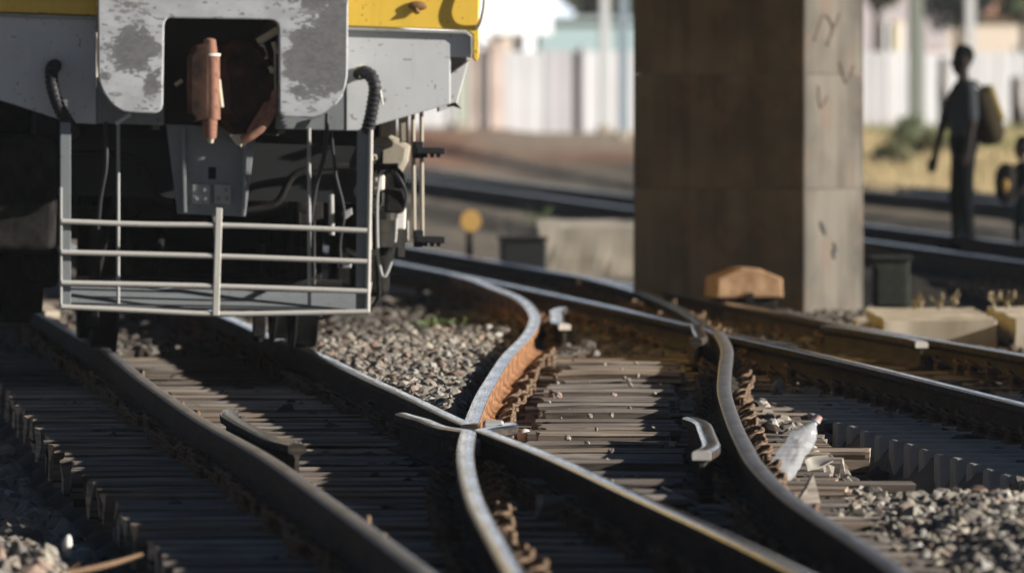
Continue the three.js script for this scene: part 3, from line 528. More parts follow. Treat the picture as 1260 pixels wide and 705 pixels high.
  for (const g of [rb(0.055, 0.12, 0.08, ...P(500, 270, -0.52), 0.012), rb(0.06, 0.09, 0.05, ...P(473, 226, -0.5), 0.015)]) mesh('white_box', g, M.whitePaint, train);
  mesh('air_cylinder', [rod(P(489, 306, -0.6), P(489, 272, -0.6), 15 * px, 15 * px, 20), rod(P(503, 300, -0.55), P(503, 273, -0.55), 8 * px, 8 * px, 14), rod(P(502, 318, -0.55), P(502, 300, -0.55), 4 * px, 5 * px, 10)], dust([0.46, 0.44, 0.39], 0.4, 125), train);
  mesh('cable_loop', tube([P(486, 206, -0.46), P(476, 212, -0.44), P(471, 235, -0.44), P(470, 285, -0.44), P(472, 322, -0.44), P(478, 343, -0.44), P(486, 328, -0.44), P(492, 300, -0.44), P(494, 270, -0.45)], 0.0095, 48), frameGrey, train);
  mesh('cable_loop', tube([P(488, 208, -0.44), P(499, 222, -0.42), P(506, 240, -0.44), P(503, 260, -0.46)], 0.0085), M.rubber, train);
  mesh('drop_hanger', [out([[455, 312], [466, 309], [465, 345], [462, 364], [458, 360]], -0.5, -0.46, 0.006), rb(0.07, 0.03, 0.05, ...P(463, 312, -0.48), 0.008), rod(P(461, 180, -0.5), P(462, 312, -0.5), 0.012)], tan, train);
  mesh('chain', Array.from({ length: 9 }, (_, i) => new THREE.TorusGeometry(0.014, 0.005, 5, 10).scale(0.7, 1.1, 1).rotateY(i % 2 * 1.5).translate(...P(467, 195 + i * 8, -0.45))), cream, train);
  mesh('corner_pipe', [tube([P(474, 345, -0.6), P(474, 368, -0.6), P(468, 380, -0.6)], 0.012), rod(P(474, 200, -0.62), P(474, 345, -0.6), 0.014)], M.dark, train);
  mesh('bracket_tip', out([[553, 128], [565, 126], [572, 134], [562, 131], [556, 132]], -0.3, -0.24, 0.002), M.dark, train);
  mesh('side_tank', [rb(0.5, 0.62, 1.1, -1.08, 0.80, -0.9, 0.05), rb(0.5, 0.34, 9, -1.1, 1.12, -6, 0.04), rod([-1.3, 0.33, -1.5], [-0.86, 0.33, -1.5], 0.17, 0.17, 20)], M.dark, train);
  mesh('equipment_box', rb(0.42, 0.66, 1.6, -1.1, 0.42, -3.0, 0.03), M.dark, train);
  mesh('life_guard', [rb(0.06, 0.62, 0.05, -0.62, 0.42, -0.5, 0.012), rb(0.34, 0.05, 0.05, -0.76, 0.72, -0.5, 0.012)], M.dark, train);
  mesh('air_reservoir', [new THREE.CapsuleGeometry(0.17, 0.8, 6, 20).rotateZ(Math.PI / 2).translate(0.05, 0.86, -1.2), rod([-0.2, 0.66, -1.2], [-0.2, 1.1, -1.2], 0.19, 0.19, 24).scale(1, 1, 1)], M.dark, train);
  mesh('brake_rigging', [rod([-0.7, 0.36, -0.9], [0.7, 0.36, -0.9], 0.035), rod([-0.3, 0.36, -0.9], [-0.2, 0.8, -1.6], 0.025), rod([0.35, 0.36, -0.9], [0.3, 0.8, -1.6], 0.025), rod([-0.62, 0.3, -0.6], [-0.5, 0.95, -0.5], 0.02)], M.dark, train);
  mesh('air_pipe', [tube([[-0.95, 1.02, -0.45], [-0.4, 0.98, -0.42], [-0.3, 0.8, -0.42], [0.3, 0.78, -0.42], [0.42, 0.95, -0.42], [0.95, 1.0, -0.45]], 0.019, 60)], M.dark, train);
  const ladder = new THREE.Group(); ladder.name = 'ladder'; train.add(ladder);
  for (const [a, b, c, d] of [[515.5, 136, 517, 296], [526, 132, 527, 296]]) mesh('ladder_rail', rod(P(a, b, -0.5), P(c, d, -0.5), 0.0115), tan, ladder);
  for (const y of [186, 296]) mesh('step', [rb(0.15, 0.035, 0.2, ...P(535, y, -0.42), 0.006), rb(0.05, 0.09, 0.05, ...P(522, y - 1, -0.47), 0.008), ...[530, 538, 546].map((x) => bx(0.012, 0.03, 0.16, ...P(x, y + 5, -0.42)))], M.black, ladder);
  mesh('grab_rail', tube([P(592, -60, -0.12), P(597, -20, -0.08), P(597.5, 6, -0.07), P(594, 24, -0.09), P(589, 36, -0.14)], 0.011), M.whitePaint, train);
  mesh('lamp_bracket', [new THREE.SphereGeometry(0.042, 16, 10).scale(1.25, 0.6, 0.5).translate(...P(516, 7, -0.12)), rod(P(513, 8, -0.12), P(515, 16, -0.1), 0.014)], mapped(64, 64, blotch([0.12, 0.06, 0.025], [0.3, 0.17, 0.06], 6, 8), 0.1, 0.1, 0.7), train);
}

// ---------------------------------------------------------------- the bridge pillar and the small structures round it
{
  const D = 79.2, Xc = 2.02, a = 0.46;                // near corner; the broad face turns away from the sun
  const pl = thing('concrete_pillar', 'massive square concrete bridge pillar, broad side dark and narrow side sunlit', 'pillar', [Xc, -0.1, -D], 0);
  const fl = V(-Math.cos(a), 0, -Math.sin(a)), fr = V(Math.sin(a), 0, -Math.cos(a));   // along the dark face, along the lit face
  const pt = (u, w) => [fl.x * u + fr.x * w, -(fl.z * u + fr.z * w)];
  const outline = [pt(0.012, 0.06), pt(0.27, 0.0), pt(0.28, 0.04), pt(1.30, 0.04), pt(1.34, 0.08), pt(1.34, 1.02), pt(1.28, 1.08), pt(0.05, 1.08), pt(0, 1.03), pt(0, 0.075)];
  const sh = new THREE.Shape(outline.map((p) => new THREE.Vector2(...p)));
  let y = 0, k = 0;
  const stain = mapped(512, 512, (u, v) => { const t = fbm(u, v, 4, 161, 6), s = fbm(u, v * 0.06, 34, 163, 3), g = fbm(u, v, 9, 171, 4); let c = mix3([0.075, 0.067, 0.057], [0.148, 0.132, 0.108], Math.min(1, Math.max(0, 0.5 + (t - 0.5) * 2.4 + (s - 0.5) * 1.0))); c = mix3(c, [0.155, 0.11, 0.085], Math.min(0.5, Math.max(0, (g - 0.55) * 4))); return c; }, 1.7, 1.9, 0.95);
  for (const h of [0.98, 0.80, 0.80, 0.9, 0.9, 0.9, 0.9, 0.9, 0.9]) {  // one pour of concrete above another
    mesh('pour', new THREE.ExtrudeGeometry(sh, { depth: h - 0.010, bevelEnabled: true, bevelSize: 0.003, bevelThickness: 0.004, bevelOffset: -0.003, bevelSegments: 1 }).rotateX(-Math.PI / 2).translate(0, y + 0.005, 0), stain, pl);
    y += h;
  }
  mesh('core', new THREE.ExtrudeGeometry(new THREE.Shape([pt(0.06, 0.06), pt(1.28, 0.06), pt(1.28, 1.02), pt(0.06, 1.02)].map((p) => new THREE.Vector2(...p))), { depth: 8.2, bevelEnabled: false }).rotateX(-Math.PI / 2), stain, pl);
  // graffiti and stray paint on the sunny side
  const red = std([0.125, 0.098, 0.08], 0.95), blue = std([0.06, 0.065, 0.07], 0.95);
  const mark = (pts, m, r = 0.016) => { const f = (w, h) => { const q = fr.clone().multiplyScalar(w); return [q.x + 0.9 * 0 + Math.cos(a) * -0.0 + 0.004, h, q.z + 0.0]; }; mesh('paint_mark', tube(pts.map(([w, h]) => f(w, h)), r, 20, 5), m, pl); };
  mark([[0.2, 2.02], [0.36, 2.2], [0.5, 2.1], [0.4, 1.98], [0.62, 2.2]], red, 0.012); mark([[0.62, 1.86], [0.74, 1.72], [0.86, 1.84]], red, 0.01); mark([[0.26, 1.7], [0.3, 1.55], [0.42, 1.62]], red, 0.009);
  for (const [w, h] of [[0.3, 0.75], [0.34, 0.72], [0.52, 0.6], [0.5, 0.55]]) mark([[w, h], [w + 0.03, h - 0.06]], blue, 0.013);

  // the bridge that the pillar carries, above the frame
  const deck = thing('bridge_deck', 'concrete bridge deck above the frame carried by the dark pillar', 'bridge', [0, 8.6, -80.5], -0.12);
  mesh('slab', rb(34, 0.9, 9, 0, 0.55, 0, 0.05), stain, deck); for (const z of [-3, 0, 3]) mesh('girder', rb(34, 0.6, 0.6, 0, -0.2, z, 0.03), stain, deck);

  const box = thing('point_machine', 'low rusty orange box with pitched lid at the foot of the pillar', 'point machine', [1.555, 0.02, -76.2], 0.1);
  const lidMat = mapped(128, 128, blotch([0.25, 0.145, 0.085], [0.42, 0.28, 0.17], 5, 55), 0.4, 0.4, 0.85);
  mesh('base', rb(0.37, 0.2, 0.6, 0, 0.08, 0, 0.015), M.dark, box);
  mesh('housing', new THREE.ExtrudeGeometry(new THREE.Shape([[-0.21, 0.18], [0.21, 0.18], [0.205, 0.285], [0.06, 0.345], [-0.05, 0.345], [-0.205, 0.285]].map((p) => new THREE.Vector2(...p))), { depth: 0.66, bevelEnabled: true, bevelSize: 0.015, bevelThickness: 0.015, bevelSegments: 2 }).translate(0, 0, -0.33), lidMat, box);
  mesh('hasp', rb(0.05, 0.06, 0.02, 0, 0.17, 0.355, 0.005), M.dark, box);

  const cab = thing('trackside_cabinet', 'low dark green trackside cabinet half hidden behind the pillar', 'cabinet', [2.70, 0, -81.0], 0);
  const cg = mapped(128, 128, blotch([0.016, 0.018, 0.014], [0.035, 0.038, 0.028], 5, 19), 0.5, 0.5, 0.8);
  mesh('carcass', rb(0.26, 0.36, 0.4, 0, 0.18, 0, 0.015), cg, cab); mesh('lid', rb(0.3, 0.03, 0.44, 0, 0.377, 0, 0.01), cg, cab); mesh('door', rb(0.2, 0.28, 0.015, 0, 0.18, 0.209, 0.005), cg, cab);

  const slab = (label, x0, x1, d0, d1, h, grp) => {
    const s = thing('concrete_slab', label, 'slab', [(x0 + x1) / 2, 0, -(d0 + d1) / 2], 0.0, grp);
    const g = ruffle(new THREE.BoxGeometry(x1 - x0, h + 0.1, d1 - d0, 24, 4, 24).translate(0, h / 2 - 0.05, 0), 0.014, 6, x0);
    const q = g.toNonIndexed(); q.computeVertexNormals(); const uv = [], p = q.attributes.position, n = q.attributes.normal;
    for (let i = 0; i < p.count; i++) uv.push(p.getX(i), Math.abs(n.getY(i)) > 0.6 ? p.getZ(i) : p.getY(i));
    q.setAttribute('uv', new THREE.Float32BufferAttribute(uv, 2));
    mesh('block', q, M.concrete, s); return s;
  };
  slab('pale concrete slab with weeds along its back edge, right of the pillar', 2.24, 2.92, 68.3, 72, 0.19);
  slab('short concrete slab cut off by the right edge beside the weedy slab', 3.02, 4.6, 68.2, 72, 0.2);
  slab('low concrete block in a gap between pillar foot and weedy slab', 2.1, 2.19, 69, 70, 0.16);
  slab('blurred pale concrete platform block left of the pillar', 0.22, 1.9, 96.3, 103, 0.4);
  const jb = thing('shade_block', 'black block added as the dark hollow beside the blurred platform block', 'shade block', [0.09, 0.0, -94.6], 0.06);
  mesh('carcass', rb(0.37, 0.3, 0.4, 0, 0.17, 0, 0.02), M.black, jb); mesh('lid', rb(0.4, 0.03, 0.44, 0, 0.335, 0, 0.01), M.dark, jb);  // black body and lid stand in for a shaded hollow
  const sg = thing('shunting_marker', 'small round yellow marker on a short dark post beyond the railcar', 'marker', [-0.375, 0, -100], 0.3);
  mesh('disc', new THREE.CylinderGeometry(0.096, 0.096, 0.03, 28).rotateX(Math.PI / 2).translate(0, 0.42, 0.03), std([0.33, 0.20, 0.065], 0.95), sg); mesh('post', rod([0, 0, 0], [0, 0.36, 0], 0.03), M.dark, sg); mesh('foot', rb(0.2, 0.1, 0.16, 0, 0.05, 0, 0.02), M.dark, sg);

  // dry weeds
  const straw = std([0.34, 0.29, 0.19], 0.95), green = new THREE.MeshPhysicalMaterial({ color: new THREE.Color().setRGB(0.10, 0.14, 0.045), roughness: 0.9 });
  const weed = (label, x, y, d, h, mat, n, group, spread = 0.05) => {
    const w = thing('weed', label, 'weed', [x, y, -d], R(0, 6), group), st = [], lf = [];
    for (let i = 0; i < n; i++) { const a2 = R(0, 6.28), k = R(0.6, 1) * h, e = spread * R(0.3, 1.2); st.push(tube([[0, 0, 0], [Math.cos(a2) * e * 0.4, k * 0.6, Math.sin(a2) * e * 0.4], [Math.cos(a2) * e, k, Math.sin(a2) * e]], 0.004, 6, 4));
      for (let j = 0; j < 5; j++) { const t = R(0.3, 1), g = new THREE.PlaneGeometry(0.012, 0.05, 1, 2).rotateX(R(-1, 1)).rotateY(R(0, 6)).translate(Math.cos(a2) * e * t * t, k * t, Math.sin(a2) * e * t * t); lf.push(g); } }
    mesh('stem', st, mat, w); mesh('leaves', lf, mat, w);
  };
  for (const [px2, h, which] of [[1127, 0.10, 'shortest dry weed on the pale slab, first one from the pillar'], [1135, 0.11, 'second dry weed from the pillar on the pale slab, close to the first'], [1157, 0.11, 'third dry weed from the pillar, alone on the pale slab'], [1174, 0.15, 'tallest dry weed on the pale slab, fourth from the pillar']]) weed(which, (px2 - 630) / 14000 * 71.5, 0.18, 71.5, h, straw, 3, 'dry weeds on the pale slab');
  for (const [px2, h, which] of [[1225, 0.12, 'dry weed at the end of the pale slab just before the gap'], [1240, 0.13, 'dry weed on the slab cut by the right edge, just past the gap']]) weed(which, (px2 - 630) / 14000 * 71.4, 0.19, 71.4, h, straw, 3, 'dry weeds by the slab gap');
  weed('tall green weed beside the dark rails left of the pillar', 0.27, 0.0, 117, 0.42, green, 14, null, 0.16);
  weed('small green weed in the ballast below the railcar ladder', -0.46, 0.02, 71.5, 0.12, green, 26, null, 0.2);
}

// ---------------------------------------------------------------- litter between the rails
{
  const b = thing('plastic_bottle', 'crumpled clear plastic bottle leaning beside the curved rail', 'bottle', [1.045, 0.03, -45], 0.3);
  b.rotation.set(-0.1, 0.1, -0.60);
  const plastic = new THREE.MeshPhysicalMaterial({ color: new THREE.Color().setRGB(0.93, 0.95, 0.97), roughness: 0.1, transmission: 0.7, thickness: 0, ior: 1.45, clearcoat: 0.6, clearcoatRoughness: 0.15 });
  const prof = [[0.001, 0.012], [0.03, 0.004], [0.047, 0.006], [0.053, 0.025], [0.053, 0.06], [0.049, 0.075], [0.053, 0.09], [0.053, 0.13], [0.049, 0.145], [0.053, 0.16], [0.052, 0.19], [0.044, 0.225], [0.03, 0.25], [0.017, 0.268], [0.0145, 0.285]];
  const g = new THREE.LatheGeometry(prof.map((p) => new THREE.Vector2(...p)), 40), p = g.attributes.position;
  for (let i = 0; i < p.count; i++) { const x = p.getX(i), y = p.getY(i), z = p.getZ(i), k = 1 + 0.15 * noise3(x * 22 + 3, y * 16, z * 22) + 0.07 * noise3(x * 60, y * 45, z * 60) * smooth(0.01, 0.05, y) * (1 - smooth(0.24, 0.27, y)); p.setXYZ(i, x * k, y, z * k); }
  g.computeVertexNormals();
  mesh('bottle_body', g, plastic, b);
  mesh('neck_ring', rod([0, 0.283, 0], [0, 0.288, 0], 0.019, 0.019, 20), M.whitePaint, b);
  mesh('cap', rod([0, 0.289, 0], [0, 0.309, 0], 0.017, 0.016, 20), std([0.5, 0.33, 0.30], 0.7), b);
  const lit = (name, label, cat, geo, mat, pos, rot = [0, 0, 0], group) => { const o = mesh(name, geo, mat); o.position.set(...pos); o.rotation.set(...rot); tag(o, label, cat, group); return o; };
  const pale = std([0.62, 0.57, 0.48], 0.9);
  lit('paper_scrap', 'pale folded paper scrap by the bottle neck', 'paper', ruffle(new THREE.BoxGeometry(0.1, 0.006, 0.06, 10, 1, 6), 0.012, 20), pale, [1.245, 0.30 - 0.24, -46.2], [0.5, 0.3, 0.2]);
  lit('wood_chip', 'triangular rusty wood chip standing against the curved rail by the bottle', 'wood chip', new THREE.ExtrudeGeometry(new THREE.Shape([[-0.05, 0], [0.045, 0], [0.03, 0.11], [0.0, 0.06]].map((q) => new THREE.Vector2(...q))), { depth: 0.02, bevelEnabled: true, bevelSize: 0.004, bevelThickness: 0.004, bevelSegments: 1 }), M.wood, [1.105, 0.02, -42.6], [-0.2, 0.3, 0.1]);
  lit('broken_twig', 'forked bluish twig lying in shade between the crossing rails', 'twig', [rod([-0.05, 0.0, 0], [0.09, 0.02, 0.06], 0.009, 0.005, 6), rod([0.0, 0.01, 0.02], [0.04, 0.06, -0.6], 0.007, 0.004, 6), rod([0.02, 0.01, 0.02], [0.08, 0.0, 0.9], 0.008, 0.005, 6)], std([0.22, 0.22, 0.22], 0.9), [0.685, 0.06, -41], [0, 0.3, 0]);
  lit('dead_branch', 'brown dead branch lying on pale ballast at the lower left', 'branch', [tube([[-0.2, 0, 0], [-0.06, 0.02, -0.1], [0.1, 0.05, -0.2], [0.2, 0.075, -0.3]], 0.011, 16, 7), rod([-0.06, 0.02, -0.1], [0.0, 0.06, -0.1], 0.006, 0.003, 6)], mapped(64, 64, blotch([0.13, 0.08, 0.05], [0.27, 0.175, 0.11], 6, 71), 0.2, 0.2, 0.9), [-1.45, -0.07, -38], [0, 0, 0]);
  lit('white_stone', 'upright white stone on the ballast at the lower left', 'stone', ruffle(mergeVertices(new THREE.IcosahedronGeometry(0.03, 2).deleteAttribute('uv').deleteAttribute('normal')).scale(0.6, 1.25, 0.7), 0.008, 30), std([0.72, 0.68, 0.6], 0.9), [-1.58, -0.05, -40.4], [0, 0, 0.1]);
  lit('lit_rail_strip', 'pale strip added as sunlit patch on the far end of the leftmost rail', 'timber', timber(0.2, 0.05, 0.09, 77), std([0.50, 0.42, 0.32], 0.9), [-2.88, RT + 0.03, -70.5], [0.0, 0.07, 0]).scale.set(1, 1, 12);  // pale strip standing in for a sunlit stretch of rail head
  for (const [x, d, s, which] of [[0.42, 47.4, 0.028, 'pale stone lump lying beside the frog block'], [0.36, 49.6, 0.03, 'pale stone lump beside the rusty rail, farthest from the crossing'], [0.24, 46.2, 0.026, 'pale stone lump just below the rail crossing']]) lit('stone_lump', which, 'stone', ruffle(mergeVertices(new THREE.IcosahedronGeometry(s, 1).deleteAttribute('uv').deleteAttribute('normal')), s * 0.3, 14, x), pale, [x - 0.3, 0.06, -d], [0, x, 0], 'pale stones beside the crossover rail');
}

// ---------------------------------------------------------------- people
const capsule = (p, b) => {                          // distance to a tapered capsule
  const ax = b[0], ay = b[1], az = b[2], dx = b[3] - ax, dy = b[4] - ay, dz = b[5] - az, t = Math.min(1, Math.max(0, ((p[0] - ax) * dx + (p[1] - ay) * dy + (p[2] - az) * dz) / (dx * dx + dy * dy + dz * dz + 1e-9)));
  const sx = b[8] ?? 1, ex = (p[0] - ax - dx * t) / sx, ey = p[1] - ay - dy * t, ez = p[2] - az - dz * t;
  return Math.sqrt(ex * ex + ey * ey + ez * ez) - lerp(b[6], b[7], t);
};
function skin(bones, res, lo, hi, k = 0.03, grow = 0, cut) {
  const mc = new MarchingCubes(res, new THREE.MeshStandardMaterial(), false, false, 160000), f = mc.field, p = [0, 0, 0], h = res / 2;
  for (let z = 0; z < res; z++) for (let y = 0; y < res; y++) for (let x = 0; x < res; x++) {
    p[0] = lerp(lo[0], hi[0], ((x - h) / h + 1) / 2); p[1] = lerp(lo[1], hi[1], ((y - h) / h + 1) / 2); p[2] = lerp(lo[2], hi[2], ((z - h) / h + 1) / 2);
    let d = 1;
    for (const b of bones) { const e = capsule(p, b), q = Math.max(0, k - Math.abs(d - e)) / k; d = Math.min(d, e) - q * q * k * 0.25; }
    d -= grow; if (cut) d = Math.max(d, cut(p));
    f[x + y * res + z * res * res] = -d;
  }
  mc.isolation = 0; mc.update();
  const n = mc.count, pos = new Float32Array(n * 3);
  for (let i = 0; i < n; i++) for (let c = 0; c < 3; c++) pos[i * 3 + c] = lerp(lo[c], hi[c], (mc.positionArray[i * 3 + c] + 1) / 2);
  let g = new THREE.BufferGeometry(); g.setAttribute('position', new THREE.BufferAttribute(pos, 3));
  g = mergeVertices(g, 1e-5); g.computeVertexNormals(); return g;
}
function handBones(w, s, dir, fwd) {                 // wrist, side, pointing down along dir; palm, four unequal fingers, thumb
  const out = V(...dir).normalize(), f = V(...fwd).normalize(), side = out.clone().cross(f).multiplyScalar(s), W = V(...w), B = [];
  const seg = (a, b, r1, r2) => B.push([...a.toArray(), ...b.toArray(), r1, r2]);
  const at = (o, ff, sd) => W.clone().addScaledVector(out, o).addScaledVector(f, ff).addScaledVector(side, sd);
  for (const ff of [-0.026, -0.009, 0.009, 0.026]) seg(at(0.0, ff * 0.6, 0), at(0.085, ff, 0), 0.014, 0.012);
  [[-0.029, 0.055], [-0.010, 0.068], [0.010, 0.074], [0.029, 0.066]].forEach(([ff, l]) => { const a = at(0.085, ff, 0), b = at(0.085 + l * 0.5, ff * 1.08, 0.008), c = at(0.085 + l * 0.95, ff * 1.05, 0.024); seg(a, b, 0.0095, 0.0088); seg(b, c, 0.0088, 0.007); });
  seg(at(0.02, 0.025, 0), at(0.06, 0.05, 0.012), 0.012, 0.0105); seg(at(0.06, 0.05, 0.012), at(0.1, 0.052, 0.022), 0.0105, 0.008);
  return B;
}
function person(label, pos, turn, H, headK, arms, col) {
  const t = thing('person', label, 'person', pos, turn), k = H / 1.8;
  const leg = (s, z) => [[0.09 * s, 0.95, 0, 0.1 * s, 0.5, z * 0.45 + 0.02, 0.085, 0.058], [0.1 * s, 0.5, z * 0.45 + 0.02, 0.1 * s, 0.1, z, 0.056, 0.038], [0.1 * s, 0.05, z - 0.05, 0.11 * s, 0.035, z + 0.17, 0.042, 0.03]];
  const torso = [[0, 0.95, 0, 0, 1.12, 0, 0.125, 0.12, 1.25], [0, 1.12, 0, 0, 1.36, -0.01, 0.12, 0.125, 1.3], [-0.16, 1.43, -0.01, 0.16, 1.43, -0.01, 0.062, 0.062], [0, 1.42, 0, 0, 1.55, 0.01, 0.06, 0.052]];
  const arm = (A) => [[...A[0], ...A[1], 0.05, 0.042], [...A[1], ...A[2], 0.04, 0.028]];
  const hy = 1.56, hk = headK, q = (x, y, z) => [x * hk, hy + y * hk, z * hk + 0.012];
  const headB = [[...q(0, 0.14, -0.008), ...q(0, 0.15, 0.0), 0.098 * hk, 0.098 * hk, 0.82], [...q(0, 0.09, 0.02), ...q(0, 0.035, 0.052), 0.07 * hk, 0.04 * hk, 0.85], [...q(0, 0.12, 0.094), ...q(0, 0.088, 0.11), 0.011 * hk, 0.015 * hk], [...q(-0.028, 0.125, 0.082), ...q(0.028, 0.125, 0.082), 0.014 * hk, 0.014 * hk], [...q(-0.02, 0.06, 0.088), ...q(0.02, 0.06, 0.088), 0.01 * hk, 0.01 * hk], [...q(-0.084, 0.125, -0.005), ...q(-0.086, 0.085, 0.0), 0.016 * hk, 0.012 * hk], [...q(0.084, 0.125, -0.005), ...q(0.086, 0.085, 0.0), 0.016 * hk, 0.012 * hk], [0, 1.5, 0, ...q(0, 0.06, 0), 0.052, 0.055]];
  const legs = [...leg(-1, arms.stride), ...leg(1, -arms.stride)], both = [...arm(arms.r), ...arm(arms.l)];
  const lo = [-0.5, -0.05, -0.5], hi = [0.5, 1.95, 0.5];
  const parts = [skin([...legs, ...torso, ...both], 104, lo, hi, 0.04), skin(headB, 72, [-0.15, 1.44, -0.16], [0.15, 1.56 + 0.29 * hk, 0.2], 0.02)];
  for (const [A, s] of [[arms.r, -1], [arms.l, 1]]) { const w = A[2], d = [A[2][0] - A[1][0], A[2][1] - A[1][1], A[2][2] - A[1][2]]; parts.push(skin([[...w.map((v, i) => v - d[i] * 0.12), ...w, 0.028, 0.024], ...handBones(w, s, d, [0, 0, 1])], 64, w.map((v) => v - 0.2), w.map((v) => v + 0.2), 0.012)); }
  const sc = (g) => g.scale(k, k, k);
  mesh('body', sc(join(parts)), col.skin, t);
  mesh('hair', sc(skin([[...q(0, 0.165, -0.025), ...q(0, 0.17, 0.0), 0.095 * hk, 0.095 * hk, 0.86]], 40, [-0.2, 1.5, -0.2], [0.2, 2.05, 0.2], 0.02)), col.hair, t);
  mesh('shirt', sc(skin([...torso, [...arms.r[0], ...arms.r[1].map((v, i) => lerp(arms.r[0][i], v, 0.8)), 0.056, 0.056], [...arms.l[0], ...arms.l[1].map((v, i) => lerp(arms.l[0][i], v, 0.8)), 0.056, 0.056]], 90, lo, hi, 0.04, 0.014, (p) => Math.max(0.84 - p[1], p[1] - 1.5))), col.shirt, t);
  mesh('trousers', sc(skin([[0, 0.95, 0, 0, 1.0, 0, 0.125, 0.125, 1.2], ...legs.filter((_, i) => i % 3 < 2)], 90, lo, hi, 0.05, 0.02, (p) => Math.max(p[1] - 1.02, 0.05 - p[1]))), col.trousers, t);
  t.scale.set(0.9, 1, 0.9);
  for (const [s, z] of [[-1, arms.stride], [1, -arms.stride]]) mesh('shoe', sc(skin([[0.1 * s, 0.045, z - 0.06, 0.11 * s, 0.035, z + 0.18, 0.048, 0.038]], 32, [0.1 * s - 0.12, -0.05, z - 0.2], [0.1 * s + 0.12, 0.2, z + 0.32], 0.02)), col.hair, t);
  return t;
}
{
  const darkSkin = std([0.022, 0.015, 0.012], 0.8), hair = std([0.005, 0.005, 0.005], 0.9), shirt = std([0.04, 0.045, 0.05], 0.95), trousers = std([0.004, 0.005, 0.006], 0.95);
  const T = -1.4, X = 3.975, D = 100, Y = 0.15;
  person('dark figure in dark clothes walking left across the tracks with a shoulder bag', [X, Y, -D], T, 1.8, 1.0, { stride: 0.035, r: [[-0.2, 1.42, 0], [-0.22, 1.12, 0.16], [-0.2, 0.84, 0.24]], l: [[0.2, 1.42, -0.02], [0.24, 1.13, -0.03], [0.22, 0.9, 0.0]] }, { skin: darkSkin, hair, shirt, trousers });
  const bag = thing('shoulder_bag', 'bulging dark bag with olive flap slung on the walking figure\'s back', 'bag', [X, Y, -D], T);
  const olive = std([0.2, 0.15, 0.05], 0.95), bagM = std([0.03, 0.024, 0.014], 0.95);
  mesh('pouch', ruffle(new RoundedBoxGeometry(0.36, 0.5, 0.22, 6, 0.1), 0.02, 6).rotateX(0.3).translate(0.0, 1.18, -0.2), bagM, bag);
  mesh('flap', ruffle(new RoundedBoxGeometry(0.3, 0.34, 0.06, 6, 0.025), 0.012, 6).rotateX(0.38).translate(0.0, 1.30, -0.27), olive, bag);
  mesh('strap', tube([[0.1, 1.36, -0.2], [0.12, 1.5, -0.06], [0.1, 1.44, 0.11], [0.02, 1.25, 0.16], [-0.12, 1.1, 0.13], [-0.17, 1.02, -0.06], [-0.05, 1.0, -0.18]], 0.014, 40, 6), bagM, bag);
  const X2 = 4.5, teal = std([0.008, 0.028, 0.033], 0.95);
  person('small person in teal clothes at the right edge behind the walking figure', [X2, Y, -D], -1.1, 0.94, 1.5, { stride: 0.08, r: [[-0.2, 1.42, 0], [-0.25, 1.14, 0.06], [-0.22, 0.95, 0.24]], l: [[0.2, 1.42, 0], [0.25, 1.14, 0.06], [0.2, 0.95, 0.24]] }, { skin: darkSkin, hair, shirt: teal, trousers: teal });
  const bun = thing('cloth_bundle', 'dark rolled bundle with an orange patch held by the small person', 'bundle', [X2 - 0.155, Y + 0.6, -D + 0.06], -0.3);
  mesh('roll', ruffle(new THREE.SphereGeometry(0.13, 24, 16).scale(0.75, 1.35, 0.8), 0.03, 9), std([0.02, 0.018, 0.016], 0.9), bun);
  mesh('patch', ruffle(new THREE.SphereGeometry(0.045, 16, 10).scale(0.8, 1.3, 0.4).translate(0.02, -0.02, 0.1), 0.006, 20), std([0.45, 0.27, 0.09], 0.9), bun);
}

